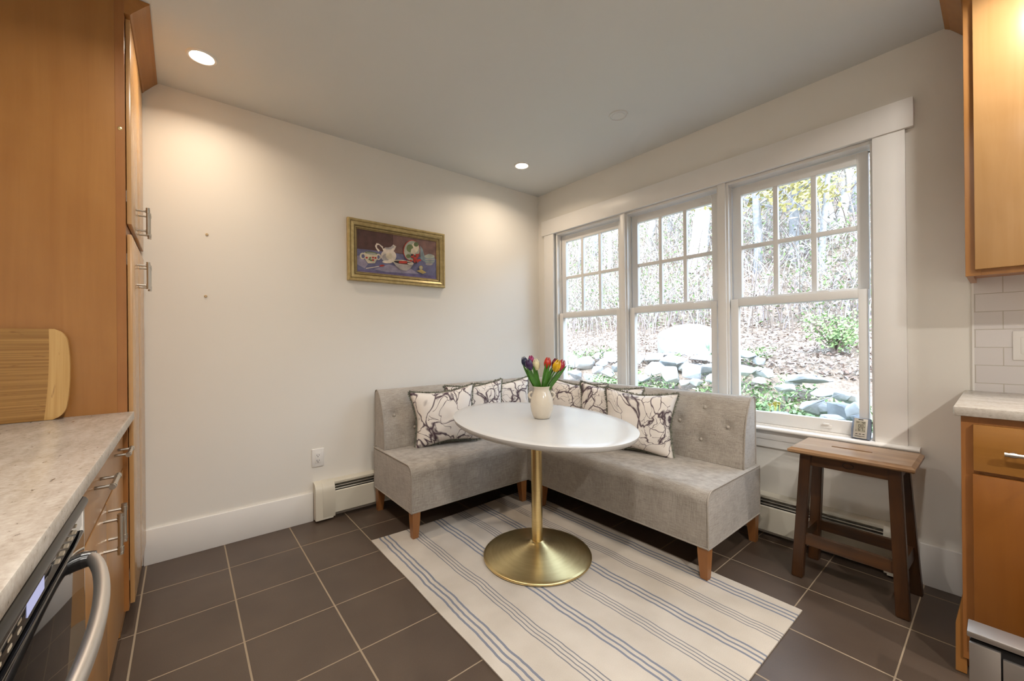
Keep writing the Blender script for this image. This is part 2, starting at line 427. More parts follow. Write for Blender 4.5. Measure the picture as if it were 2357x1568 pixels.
# ------------------------------------------------------------------ heaters
def heater(name, axis, a0, a1, capend, label):
    t = thing(name, label, 'baseboard heater', (0, a0, .0) if axis == 'y' else (a0, 0, 0))
    def pt(d, a, z): return (d, a, z) if axis == 'y' else (a, -d, z)
    def pris(mb, prof, s0, s1):
        mb.loft([[pt(d, s, z) for d, z in prof] for s in (s0, s1)]); return mb
    part('back_panel', pris(MB(), [(.001, .02), (.006, .02), (.006, .215), (.05, .222), (.052, .236), (.045, .240), (.001, .246)], a0, a1), M_HEATER, t, 30)
    part('front_panel', pris(MB(), [(.058, .042), (.068, .042), (.068, .176), (.062, .182), (.055, .178)], a0, a1), M_HEATER, t, 30)
    lv = MB()
    pris(lv, [(.030, .185), (.060, .188), (.058, .193), (.030, .192)], a0, a1); pris(lv, [(.030, .200), (.056, .206), (.055, .209), (.030, .206)], a0, a1)
    part('louver', lv, M_ALU, t, 30)
    part('fin_core', pris(MB(), [(.008, .05), (.05, .05), (.05, .175), (.008, .175)], a0, a1), M_DARK, t, 0)
    c0, c1 = capend
    part('end_cap', pris(MB(), [(.001, .012), (.071, .014), (.072, .185), (.066, .215), (.054, .234), (.04, .243), (.001, .248)], c0, c1), M_HEATER, t, 30)
    mid = c0+(c1-c0)*.4
    part('splice_strip', pris(MB(), [(.068, .02), (.0735, .03), (.0735, .186), (.0675, .216), (.055, .236), (.04, .245), (.035, .24)], mid, c1+(.012 if c1 > c0 else -.012)), M_HEATER, t, 30)
heater('baseboard_heater', 'y', -2.0, -.09, (-2.02, -1.915), 'long cream baseboard heater behind the shorter bench under the outlet')
heater('baseboard_heater', 'x', .09, 2.49, (2.578, 2.478), 'long cream baseboard heater under the windows behind the wooden stool')

# ------------------------------------------------------------------ outlet, switch, wall anchors
t = thing('wall_outlet', 'white duplex wall outlet above the baseboard heater', 'outlet', (0, -1.99, .40))
part('cover_plate', MB().box(0, .007, -2.026, -1.953, .342, .459, .003), M_PLASTIC, t)
ib = MB().box(.005, .0085, -2.007, -1.972, .366, .435, .001); rc = part('receptacle', ib, M_PLASTIC, t)
sl = MB()
for zc in (.418, .384):
    sl.box(.008, .009, -1.998, -1.9955, zc-.005, zc+.005); sl.box(.008, .009, -1.984, -1.9815, zc-.004, zc+.004)
    sl.tube([(.008, -1.990, zc-.010), (.009, -1.990, zc-.010)], .0028, 8)
part('socket_slot', sl, M_DARK, rc, 0)
t = thing('light_switch', 'white double switch plate on the tiled backsplash', 'light switch', (2.92, -.012, 1.11))
part('cover_plate', MB().box(2.862, 2.978, -.019, -.012, 1.05, 1.17, .003), M_PLASTIC, t)
for x in (2.9, 2.945): part('rocker', MB().box(x-.017, x+.017, -.022, -.018, 1.076, 1.144, .002), M_PLASTIC, t)
M_ANCHOR = plain('anchor_plastic', (.55, .42, .25), .5)
for z, w in ((1.766, 'upper'), (1.418, 'lower')):
    y = -2.556 if z > 1.5 else -2.564
    mb = MB().lathe([(.0, .0), (.006, .0), (.0075, .003), (.004, .005), (0, .003)], (0, 0, 0), 12)
    bmesh.ops.rotate(mb.bm, verts=mb.bm.verts[:], cent=(0, 0, 0), matrix=Matrix.Rotation(PI/2, 3, 'Y')); bmesh.ops.translate(mb.bm, verts=mb.bm.verts[:], vec=(0, y, z))
    solo('wall_anchor', mb, M_ANCHOR, (0, y, z), '%s of the two small tan wall anchors by the tall cabinet' % w, 'wall anchor', 'wall anchors in the cream wall')

# ------------------------------------------------------------------ ceiling lights
M_LENS = emit('lamp_lens', (1, .86, .66), 14)
M_TRIMRING = plain('lamp_trim', (.80, .78, .74), .4)
def downlight(x, y, lit, label, r=.046, R=.062, power=9, color=(1, .82, .63)):
    t = thing('recessed_light', label, 'ceiling light', (x, y, H), 'recessed ceiling lights')
    part('trim_ring', MB().lathe([(r, -.001), (r+.004, -.006), (R-.004, -.006), (R, 0), (R, .002), (r, .002)], (x, y, H), 40, False), M_TRIMRING, t, 40)
    part('lens', MB().lathe([(.0005, -.0045), (r*.7, -.004), (r+.001, -.001)], (x, y, H), 40, True), M_LENS if lit else M_PLASTIC, t, 60)
    if lit:
        L = bpy.data.lights.new('downlight', 'AREA'); L.shape = 'DISK'; L.size = .09; L.energy = power; L.color = color; L.spread = math.radians(150)
        o = bpy.data.objects.new('downlight_lamp', L); COL.objects.link(o); o.location = (x, y, H-.012)
LAMP = 18.5
downlight(.395, -2.584, True, 'lit recessed ceiling light in front of the tall cabinet', power=LAMP*.165)
downlight(.435, -.58, True, 'lit recessed ceiling light near the room corner above the benches', power=LAMP*.19)
def speaker():
    x, y = 1.343, -.575
    t = thing('ceiling_cover', 'round unlit white cover on the ceiling near the windows', 'ceiling fixture', (x, y, H))
    part('rim', MB().lathe([(.046, -.002), (.05, -.008), (.056, -.007), (.058, .001), (.046, .002)], (x, y, H), 40, False), W_CEIL, t, 40)
    part('face', MB().lathe([(.0005, -.006), (.036, -.006), (.040, -.001), (.0465, -.003)], (x, y, H), 40, True), W_CEIL, t, 40)
speaker()
NEU = (1, .95, .885)  # aisle and rear lamps below are added out of view as neutral fill
for i, (x, y, p) in enumerate(((1.32, -2.62, .36), (2.75, -2.35, .60), (2.95, -.66, .36), (4.2, -2.3, 1.7), (4.2, -.95, 1.1))):
    downlight(x, y, True, ['lit recessed ceiling light above the left worktop', 'added unseen fill light over the kitchen aisle', 'lit recessed ceiling light close to the wall cabinet', 'added unseen fill light at the kitchen rear, worktop side', 'added unseen fill light at the kitchen rear, window side'][i], power=LAMP*p, color=NEU)

# ------------------------------------------------------------------ painting
def painting():
    t = thing('framed_painting', 'gold framed still life painting of a white jug and dishes', 'painting', (0, -1.42, 1.79))
    y0, y1, z0, z1 = -1.795, -1.048, 1.576, 2.004
    prof = [(0, .0), (0, .030), (.004, .036), (.012, .036), (.017, .031), (.021, .031), (.026, .034), (.036, .030), (.042, .025), (.047, .026), (.052, .022), (.057, .018), (.062, .018), (.066, .012), (.066, 0)]
    fb = MB()
    rings = []
    for w, h in prof: rings.append([(h, y0+w, z0+w), (h, y1-w, z0+w), (h, y1-w, z1-w), (h, y0+w, z1-w)])
    for k, (ra, rb_) in enumerate(zip(rings, rings[1:])): fb.loft([ra, rb_], True, False, mi=1 if k in (4, 8, 9, 11, 13) else 0)
    bmesh.ops.remove_doubles(fb.bm, verts=fb.bm.verts[:], dist=1e-5)
    m = NT('gilt_frame'); nz = m.noise(m.coord((30, 30, 30)), 1, 4)
    m.col(m.ramp(nz.outputs['Fac'], [(.3, (.40, .30, .12)), (.7, (.56, .45, .22))])); m.set(.38, .35); m.bump(nz.outputs['Fac'], .1, .001)
    part('frame', fb, [m.m, plain('gilt_groove', (.17, .12, .045), .45, .3, var=.2, scale=30)], t, 20)
    Y0, Y1, Z0, Z1 = y0+.064, y1-.064, z0+.064, z1-.064
    mats = []; mi = {}
    def mat(key, c, v=.25):
        mi[key] = len(mats); mats.append(plain('paint_'+key, c, .55, var=v, scale=22)); return mi[key]
    for k, c in dict(ground=(.085, .040, .036), cloth=(.13, .13, .24), clothlit=(.30, .27, .37), white=(.66, .58, .50), shade=(.36, .33, .32), cream=(.62, .55, .42), red=(.42, .035, .02), green=(.13, .17, .07), grey=(.34, .36, .30), blueglass=(.20, .26, .29), dark=(.035, .025, .03), violet=(.12, .10, .22), gold=(.45, .33, .12), mauve=(.17, .09, .08)).items(): mat(k, c)
    cb = MB()
    lay = [.0102]
    def P(x, y):
        u = (x-347)/1391; top = 370+220*u; bot = 1140+115*u; v = (y-top)/(bot-top)
        return (lay[0], Y0+(Y1-Y0)*u, Z1-(Z1-Z0)*v)
    def poly(pts, k):
        lay[0] += .00012; cb.face([P(*p) for p in pts], mi[k])
    def ell(cx, cy, rx, ry, k, rot=0, n=22):
        poly([(cx+rx*math.cos(a)*math.cos(rot)-ry*math.sin(a)*math.sin(rot), cy+rx*math.cos(a)*math.sin(rot)+ry*math.sin(a)*math.cos(rot)) for a in [2*PI*i/n for i in range(n)]], k)
    cb.box(.004, .0102, Y0, Y1, Z0, Z1)
    poly([(940, 465), (1740, 590), (1738, 900), (940, 780)], 'mauve')
    poly([(347, 730), (560, 750), (1000, 800), (1738, 900), (1735, 1253), (345, 1140)], 'cloth')
    poly([(620, 1090), (860, 1000), (960, 1020), (1250, 1070), (1400, 1160), (800, 1130)], 'clothlit')
    poly([(347, 1100), (800, 1140), (1735, 1190), (1735, 1253), (345, 1140)], 'violet')
    poly([(347, 860), (420, 850), (520, 1000), (470, 1080), (350, 1010)], 'clothlit')
    # glass and dishes on the right
    poly([(1420, 660), (1470, 720), (1510, 860), (1500, 940), (1430, 900)], 'blueglass')
    ell(1600, 900, 105, 95, 'blueglass'); ell(1600, 850, 100, 35, 'grey'); ell(1605, 905, 98, 12, 'shade'); ell(1605, 945, 96, 10, 'grey'); ell(1590, 985, 70, 22, 'shade')
    # jug
    poly([(690, 780), (650, 720), (635, 680), (660, 625), (700, 635), (770, 690), (760, 720), (700, 655), (665, 665), (670, 710), (715, 760)], 'white')
    ell(860, 850, 130, 118, 'white'); poly([(745, 690), (770, 720), (900, 690), (940, 645), (990, 680), (960, 740), (920, 790), (780, 790)], 'white'); poly([(790, 700), (880, 700), (930, 660), (960, 690), (900, 735), (810, 730)], 'shade')
    ell(810, 880, 60, 70, 'shade', .3); ell(865, 850, 55, 60, 'cream'); ell(840, 955, 90, 26, 'white')
    # cup
    ell(440, 860, 48, 58, 'cream'); ell(445, 865, 26, 36, 'cloth'); ell(690, 870, 40, 55, 'cream'); ell(690, 875, 22, 34, 'cloth')
    poly([(460, 800), (500, 780), (600, 785), (675, 820), (670, 900), (630, 985), (520, 990), (480, 930)], 'cream'); ell(572, 808, 98, 26, 'green', .1); ell(572, 815, 80, 18, 'grey', .1)
    for x, y, k in ((500, 890, 'red'), (600, 885, 'red'), (640, 890, 'red'), (600, 930, 'red'), (555, 890, 'green'), (545, 920, 'green'), (570, 935, 'green')): ell(x, y, 18, 16, k)
    # knife
    poly([(480, 1075), (690, 1035), (700, 1045), (490, 1088)], 'white'); ell(745, 1025, 42, 16, 'red', -.1)
    # plate
    ell(1262, 750, 152, 188, 'red', .12); ell(1266, 752, 142, 178, 'grey', .12); ell(1320, 700, 70, 100, 'cream', .3); ell(1230, 710, 62, 70, 'green'); ell(1345, 640, 45, 40, 'green'); ell(1200, 850, 40, 36, 'green'); ell(1285, 770, 40, 60, 'cream')
    for i in range(26):
        a = random.random()*6.28; r = random.random()**.5; ell(1325+100*r*math.cos(a), 895+85*r*math.sin(a), 21, 19, 'red' if random.random() < .8 else 'dark', n=10)
    # bowl
    poly([(915, 940), (1290, 985), (1240, 1060), (1160, 1110), (1060, 1095), (980, 1030)], 'shade'); ell(1105, 962, 190, 40, 'cream', .1); ell(1105, 966, 165, 30, 'dark', .1)
    for x in (1050, 1085, 1120, 1150): ell(x, 958, 26, 24, 'red', n=12)
    ell(1230, 985, 55, 16, 'white', .15)
    # bell
    poly([(1340, 1110), (1430, 1080), (1530, 1135), (1460, 1160)], 'gold'); ell(1425, 1050, 34, 34, 'gold'); ell(1425, 1055, 20, 24, 'grey')
    part('canvas', cb, mats, t, 0)
painting()

# ------------------------------------------------------------------ pull handles
def pull(mb, p0, p1, out, proj, r=.0062):
    """bar pull between p0 and p1 (bar ends), standing proj off the face along -out"""
    p0, p1, out = V(p0), V(p1), V(out); d = (p1-p0); L = d.length; d.normalize()
    mb.tube([p0, p1], r, 12)
    for f in (.13, .87):
        q = p0+d*L*f
        mb.tube([q-d*.007, q+d*.007], r*1.28, 12)
        mb.tube([q, q-out*proj], r*.72, 10)
    for q, s in ((p0, 1), (p1, -1)): mb.tube([q-d*s*.0005, q+d*s*.006], r*1.15, 12)
    return mb

# ------------------------------------------------------------------ tall cabinet (left)
PX = .645; DY = -2.82
t = thing('tall_pantry_cabinet', 'tall honey maple pantry cabinet against the left wall', 'cabinet', (.33, -3.15, 0))
body = MB(); body.box(.004, PX-.002, YS+.004, -2.848, .10, H-.004); body.box(.004, PX, YS+.004, -2.862, .004, H-.004); body.box(.02, PX-.01, YS+.01, -2.90, .004, .1)
part('carcass', body, M_MAPLE, t, 0)
ff = MB(); ff.box(PX-.045, PX+.001, -2.864, -2.836, .1, H-.004, .001); ff.box(.004, .05, -2.864, -2.836, .1, H-.004); ff.box(.004, PX, -2.864, -2.8365, 1.55, 1.68); ff.box(.004, PX, -2.864, -2.8365, 2.40, H-.004); ff.box(.004, PX, -2.864, -2.8365, .1, .14)
part('face_frame', ff, M_MAPLE_D, t, 0)
XM = .345
doors = []
for z0, z1, hz0, hz1 in ((1.632, 2.452, 1.645, 1.765), (.118, 1.59, 1.40, 1.52)):
    for x0, x1, hx in ((.012, XM-.0015, XM-.045), (XM+.0015, .628, XM+.050)):
        d = part('door', MB().box(x0, x1, -2.834, DY, z0, z1, .0015), M_MAPLE_SHEEN, t, 30)
        part('handle', pull(MB(), (hx, -2.783, hz0), (hx, -2.783, hz1), (0, 1, 0), .037), M_STEEL, d)
        for hz in (z0+.09, z1-.12):
            part('hinge', MB().box(x1-.03 if x0 > .2 else x0, x1-.006 if x0 > .2 else x0+.02, -2.838, -2.834, hz, hz+.045), M_STEEL, d, 0)
cr = MB(); cp = [(-2.836, 2.462), (-2.818, 2.462), (-2.812, 2.472), (-2.772, 2.520), (-2.760, 2.532), (-2.760, H-.001), (-2.836, H-.001)]
cr.loft([[(x, y, z) for y, z in cp] for x in (.002, PX)])
part('crown_molding', cr, M_MAPLE_X, t, 0)
mb = MB().lathe([(.0005, .002), (.006, .0022), (.0075, .001), (.0078, 0)], (0, 0, 0), 14)
bmesh.ops.rotate(mb.bm, verts=mb.bm.verts[:], cent=(0, 0, 0), matrix=Matrix.Rotation(PI/2, 3, 'Y')); bmesh.ops.translate(mb.bm, verts=mb.bm.verts[:], vec=(PX+.001, -2.850, 2.0))
part('screw_cap', mb, M_BRASS, t, 60, label='small brass screw cap')

# ------------------------------------------------------------------ left base run
def worktop(name, label, x0, x1, y0, y1, z0, z1):
    solo(name, MB().box(x0, x1, y0, y1, z0, z1, .004, 2), M_GRANITE, ((x0+x1)/2, (y0+y1)/2, z0), label, 'countertop')
LZ = .885
worktop('countertop', 'speckled beige granite countertop on the left, under the bamboo board', PX+.002, 3.6, YS+.002, -2.816, LZ-.032, LZ)
t = thing('base_cabinet', 'maple base cabinet beside the oven on the left', 'cabinet', (1.06, -3.1, 0))
b = MB(); b.box(PX+.003, 1.538, YS+.004, -2.866, .10, LZ-.033); b.box(PX+.02, 1.536, YS+.01, -2.92, .003, .10)
part('carcass', b, M_MAPLE_D, t, 0)
dr = part('drawer', MB().box(0.668, 1.532, -2.866, -2.848, .672, .838, .0015), M_MAPLE_F, t, 30)
for xa, xb in ((.80, .93), (1.20, 1.33)): part('handle', pull(MB(), (xa, -2.812, .770), (xb, -2.812, .770), (0, 1, 0), .036), M_STEEL, dr)
for x0, x1, hx in ((.668, 1.0985, 1.065), (1.1015, 1.532, 1.165)):
    d = part('door', MB().box(x0, x1, -2.866, -2.848, .112, .664, .0015), M_MAPLE_F, t, 30)
    part('handle', pull(MB(), (hx, -2.812, .525), (hx, -2.812, .645), (0, 1, 0), .036), M_STEEL, d)
rl = MB().box(1.54, 2.31, YS+.01, -2.85, .815, LZ-.033)
solo('filler_panel', rl, M_MAPLE_D, (1.85, -3.1, .815), 'dark maple filler rail between oven top and left countertop', 'filler panel', smooth=0)
# oven
OXA, OXB, OY = 1.545, 2.305, -2.838
t = thing('built_in_oven', 'black glass oven with curved steel handle under the left countertop', 'oven', (1.85, -3.1, 0))
part('body', MB().box(OXA, OXB, YS+.02, OY-.018, .02, .812), M_BLACK, t, 0)
pb = MB().box(OXA+.004, OXB-.004, OY-.018, OY, .752, .800, .002)
pn = part('control_panel', pb, M_BLACKG, t, 30)
M_LCD = emit('oven_display', (.55, .56, .85), .55)
part('display', MB().box(1.865, 1.955, OY-.0005, OY+.0008, .762, .789), M_LCD, pn, 0)
M_PRINT = plain('panel_print', (.55, .47, .36), .5)
kb = MB()
for r in range(3):
    for i in range(7):
        kb.box(1.98+i*.04, 1.995+i*.04, OY-.0005, OY+.0006, .760+r*.0125, .764+r*.0125)
        if i < 5: kb.box(1.61+i*.036, 1.623+i*.036, OY-.0005, OY+.0006, .760+r*.0125, .764+r*.0125)
part('key_lettering', kb, M_PRINT, pn, 0)
tb = MB(); tb.tube([(OXA, OY-.004, .803), (OXB, OY-.004, .803)], .013, 14)
part('top_trim', tb, M_BLACK, t, 60)
dd = part('oven_door', MB().box(OXA+.012, OXB-.012, OY-.016, OY+.004, .15, .744, .003), M_BLACKG, t, 30)
for x in (OXA+.005, OXB-.005): part('side_trim', MB().box(x-.005, x+.005, OY-.016, OY+.003, .06, .80, .002), M_CHROME, t, 30)
hb = MB(); N = 28; hp = []
for i in range(N+1):
    f = i/N; x = OXA+.03+(OXB-OXA-.06)*f; s = math.sin(PI*f)**.55
    hp.append((x, OY+.006+.056*s, .690))
hb.tube(hp, [(.0115, .0135)]*(N+1), 16, True, flat=(0, 1, 0))
hd = part('handle', hb, M_STEELB, dd, 60)
for x in (OXA+.045, OXB-.045):
    part('bracket', MB().tube([(x, OY, .690), (x, OY+.026, .690)], [(.016, .018), (.013, .014)], 14, True, flat=(1, 0, 0)), M_BLACK, hd, 60)
part('kick_panel', MB().box(OXA+.01, OXB-.01, OY-.06, OY-.02, .004, .06), M_BLACK, t, 0)
# cutting board leaning on the pantry side
t = thing('cutting_board', 'bamboo cutting board leaning against the tall cabinet side', 'cutting board', (.68, -3.2, LZ))
def boardpt(y, z, d):     # leaning plane
    f = (z-LZ)/.325; return (.694-.030*f+d, y, z)
yr = -2.983
def right_edge(z):
    f = (z-LZ)/.325; a = abs(2*f-1); return yr-.014*a**2.2-.034*(1-math.sqrt(max(0, 1-(max(0, a-.72)/.28)**2)))
def board(mb, ya, yb, n=40, d0=-.009, d1=.009):
    rings = []
    for i in range(n+1):
        z = LZ+.001+.323*i/n; a_, b_ = ya(z), yb(z); e = .002 if i in (0, n) else 0
        rings.append([boardpt(a_, z, d0+e), boardpt(b_, z, d0+e), boardpt(b_, z, d1-e), boardpt(a_, z, d1-e)])
    mb.loft(rings); return mb
seam = lambda z: -3.036+.010*(1-(2*(z-LZ)/.325-1)**2)*.5-.008*(1-(z-LZ)/.325)
part('board_panel', board(MB(), lambda z: -3.40, seam), bamboo('y'), t, 20)
part('end_strip', board(MB(), seam, right_edge), bamboo('z'), t, 20, label='lighter bamboo end strip with rounded corners')

# ------------------------------------------------------------------ right side cabinets
XR = 2.745
worktop('countertop', 'speckled granite countertop on the right, under the wall cabinet', 2.728, 3.9, -.645, -.002, .883, .914)
t = thing('base_cabinet', 'maple base cabinet with drawer on the right, beside the wooden stool', 'cabinet', (3.1, -.3, 0))
b = MB(); b.box(XR, 3.55, -.60, -.003, .10, .882); b.box(XR+.003, 3.55, -.555, -.003, .003, .10)
part('carcass', b, M_MAPLE_D, t, 0)
ff = MB(); ff.box(XR-.001, XR+.040, -.62, -.60, .06, .882, .001); ff.box(XR+.04, 3.55, -.62, -.60, .845, .882); ff.box(XR+.04, 3.55, -.62, -.60, .68, .715); ff.box(XR+.04, 3.55, -.62, -.60, .10, .14)
part('face_frame', ff, M_MAPLE_D, t, 0)
fb = MB(); fb.prism([(2.726, .003), (2.752, .003), (2.752, .27), (2.744, .27), (2.727, .165)], 'y', -.612, -.572)
part('plinth_foot', fb, M_MAPLE, t, 0)
d = part('drawer', MB().box(XR+.027, 3.2, -.641, -.622, .706, .858, .0015), M_BASE_DRAWER_SHADED, t, 30)
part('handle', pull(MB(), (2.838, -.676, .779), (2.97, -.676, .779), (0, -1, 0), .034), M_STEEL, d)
d = part('door', MB().box(XR+.025, 3.2, -.641, -.622, .115, .693, .0015), M_BASE_DOOR_SHADED, t, 30)
part('handle', pull(MB(), (3.15, -.676, .52), (3.15, -.676, .65), (0, -1, 0), .034), M_STEEL, d)
t = thing('wall_cabinet', 'maple wall cabinet hanging above the right countertop', 'cabinet', (3.1, -.17, 1.38))
b = MB(); b.box(XR+.004, 3.5, -.315, -.003, 1.40, 2.47)
for x in (XR+.004, 3.482): b.box(x, x+.018, -.315, -.003, 1.38, 1.41)
part('carcass', b, M_MAPLE_D, t, 0)
ff = MB(); ff.box(XR+.002, XR+.042, -.33, -.312, 1.38, 2.47, .001); ff.box(XR+.042, 3.5, -.33, -.312, 1.38, 1.415); ff.box(XR+.042, 3.5, -.33, -.312, 2.42, 2.47)
part('face_frame', ff, M_MAPLE, t, 0)
d = part('door', MB().box(XR+.027, 3.12, -.352, -.331, 1.402, 2.425, .0015), M_MAPLE_SHEEN, t, 30)
d = part('door', MB().box(3.124, 3.49, -.352, -.331, 1.402, 2.425, .0015), M_MAPLE_SHEEN, t, 30)
cr = MB(); cp = [(-.315, 2.462), (-.334, 2.462), (-.340, 2.472), (-.378, 2.520), (-.392, 2.532), (-.392, H-.001), (-.315, H-.001)]
cr.loft([[(XR-.062 if z > 2.53 else XR-.05 if z > 2.51 else XR-.004, y if y < -.32 else -.315, z) for y, z in cp], [(3.5, y, z) for y, z in cp]])
cs = [(XR+.01, 2.462), (XR-.003, 2.462), (XR-.010, 2.472), (XR-.048, 2.520), (XR-.064, 2.532), (XR-.064, H-.001), (XR+.01, H-.001)]
cr.loft([[(x, -.003, z) for x, z in cs], [(x, -.315 if i in (0, 6) else -.33-max(0, XR-x), z) for i, (x, z) in enumerate(cs)]])
part('crown_molding', cr, M_MAPLE_X, t, 0)
struct('backsplash', MB().box(2.757, 3.9, -.012, 0, .914, 1.40), subway(), 'white subway tile backsplash above the right countertop', 'backsplash')
struct('trim_8', MB().box(2.752, 2.758, -.013, 0, .914, 1.38), W_TRIM, 'thin cream edge strip beside the tile backsplash', 'trim')
# slim steel bin
M_BIN = plain('bin_steel', (.40, .365, .335), .46, .9, var=.03)
t = thing('steel_bin', 'slim stainless steel bin in front of the right base cabinet', 'bin', (2.95, -.965, 0))
part('body', MB().box(2.773, 3.12, -.99, -.93, .004, .318, .003), M_BLACK, t, 30)
part('lid', MB().box(2.768, 3.125, -1.0, -.925, .325, .341, .003), M_BIN, t, 30)
fp = MB(); fp.box(2.772, 2.828, -1.0, -.99, .006, .312, .002)
part('front_panel', fp, M_BIN, t, 30)
part('front_panel', MB().box(2.831, 3.122, -1.0, -.99, .006, .297, .002), M_BIN, t, 30)

# ------------------------------------------------------------------ rug
def rugf(u, v, top=True):
    x = .522+(2.285-.522)*u; y = RUG_Y0+(-.660-RUG_Y0)*v
    x += .012*math.sin(v*5)*(1-u)-.012*(1-v)*0+.010*(v)*u
    n1 = noise.noise(V((x*2.3, y*4.5, 1.7)))
    z = .0065+.006*max(0, n1)*min(1, 6*u, 6*(1-u), 6*v, 6*(1-v))
    return V((x, y+.006*noise.noise(V((x*2.5, 9, v)))*(1 if v in (0, 1) else .5), z if top else .001))
rb = MB(); rb.grid(lambda u, v: rugf(u, v), 110, 70); rb.grid(lambda u, v: rugf(u, v, False), 110, 70)
bd = [e for e in rb.bm.edges if e.is_boundary]; bmesh.ops.bridge_loops(rb.bm, edges=bd)
solo('striped_rug', rb, rug_mat(), (0, RUG_Y0, 0), 'cream flat-woven rug with blue and grey stripes under the table', 'rug', smooth=60)

# ------------------------------------------------------------------ benches
SZ0, SZ1 = .158, .428
BACKP = [(0, .43), (0, .78), (.004, .803), (.016, .816), (.034, .820), (.055, .812), (.078, .79), (.102, .755), (.124, .71), (.142, .65), (.153, .58), (.160, .51), (.163, .455), (.163, .43)]
def bench_profile(w):
    """seat section: (distance from rear, z)"""
    r = .055; pts = [(0, SZ0), (0, SZ1)]
    for k in range(9):
        a = PI/2*k/8; pts.append((w-r+r*math.sin(a), SZ1-r+r*math.cos(a)))
    pts += [(w-.002, SZ0+.01), (w-.002, SZ0)]
    return pts
def smoothback():
    out = []
    P = BACKP
    for (a, b), (c, d) in zip(P, P[1:]):
        n = max(1, int(math.hypot(c-a, d-b)/.018))
        for k in range(n): out.append((a+(c-a)*k/n, b+(d-b)*k/n))
    out.append(P[-1]); return out
BP = smoothback()
def tuft(s, z, btns):
    """dent depth at length s and height z"""
    e = 0
    for bs, bz in btns:
        r = math.hypot((s-bs), (z-bz)); e += .017*math.exp(-(r/.030)**2)+.008*math.exp(-(r/.07)**2)
    return e
def leg(mb, x, y, sx, sy, floor):
    """tapered square leg; sx,sy point to the outer corner"""
    t0, b0 = .050, .034; z1 = SZ0
    def sq(w, z, ox): 
        xs = (x+sx*ox, x+sx*(ox-w)); ys = (y+sy*ox, y+sy*(ox-w))
        return [(xs[0], ys[0], z), (xs[1], ys[0], z), (xs[1], ys[1], z), (xs[0], ys[1], z)]
    mb.loft([sq(t0, z1, 0), sq(t0*.94, z1*.7, -.001), sq(b0, floor, -.004)]); return mb
def bench(name, axis, s0, s1, rear_seat, depth, rear_back, label, btns, inset):
    """axis: 'y' = runs along the left wall (depth along +x), 'x' = along the windows (depth along -y)"""
    def pt(s, d, z): return (rear_seat+d, s, z) if axis == 'y' else (s, rear_seat-d, z)
    def ptb(s, d, z): return (rear_back+d, s, z) if axis == 'y' else (s, rear_back-d, z)
    base = pt((s0+s1)/2, depth/2, 0)
    t = thing(name, label, 'upholstered bench', base, 'sections of the corner banquette')
    pr = bench_profile(depth)
    n = 14
    sb = MB(); sb.loft([[pt(s0+(s1-s0)*i/n, d, z+(.006*math.sin(PI*i/n) if z > SZ1-.02 and d > .02 else 0)) for d, z in pr] for i in range(n+1)])
    seat = part('seat', sb, M_FABRIC, t, 40)
    pp = MB()
    for s in (s0, s1):
        loop = [pt(s, d, z) for d, z in pr]; pp.tube(loop+[loop[0]], .0042, 6, False)
    for d in (0.0, depth): pp.tube([pt(s0, d, SZ0+.004), pt(s1, d, SZ0+.004)], .0045, 6)
    part('piping', pp, M_PIPE, seat, 60)
    a, b = (s0+inset[0], s1-inset[1])
    nb = max(40, int((b-a)/.013))
    bb = MB()
    rings = []
    for i in range(nb+1):
        s = a+(b-a)*i/nb; ring_ = []
        for d, z in BP:
            dd = d-(tuft(s, z, btns) if d > .05 else 0)
            ring_.append(ptb(s, dd, z))
        rings.append(ring_)
    bb.loft(rings)
    back = part('backrest', bb, M_FABRIC, t, 50)
    pb_ = MB()
    for s in ((a, b) if inset[0] and inset[1] else ((a,) if inset[0] else (b,))):
        lp = [ptb(s, d, z) for d, z in BP]; pb_.tube(lp, .0042, 6, True)
    part('piping', pb_, M_PIPE, back, 60)
    for bs, bz in btns:
        d = [d for d, z in BP if d > .05 and abs(z-bz) < .02]; d = (sum(d)/len(d) if d else .15)-.022
        part('button', MB().ball(ptb(bs, d, bz), (.011, .011, .011) , 12), M_BTN, back, 180)
    for s, q in ((s0, -1), (s1, 1)):
        for d, e in ((0.004, -1), (depth-.004, 1)):
            lb = MB(); p = pt(s-q*.004, d, 0)
            fl = .008 if (d > .1 and (axis == 'x' or s > -1.2 or True)) else .0
            sx, sy = (e, q) if axis == 'y' else (q, -e)
            onrug = .52 < p[0] < 2.28 and -1.83 < p[1] < -.66
            part('leg', leg(lb, p[0], p[1], sx, sy, .0085 if onrug else .0005), M_LEG, t, 30)
    return t
def rowbtns(s0, s1, step, zr):
    return []
RB = [(1.69, .735), (1.835, .641), (1.685, .548)]
for k in range(1, 6):
    RB += [(1.69-.29*k, .735), (1.69-.29*k, .548)]
    RB += [(1.835-.29*k, .641)]
RB = [b for b in RB if b[0] > .85]
LB = [(-1.545, .645), (-1.40, .735), (-1.40, .548), (-1.255, .645), (-1.11, .735), (-1.11, .548), (-.965, .645)]
bench('corner_sofa_bench', 'y', -1.652, -.768, .095, .585, .06, 'shorter grey linen bench along the painting wall', LB, (.022, 0))
bench('corner_sofa_bench', 'x', .778, 1.955, -.135, .632, -.125, 'longer grey linen bench under the windows, with tufted back', RB, (0, .022))
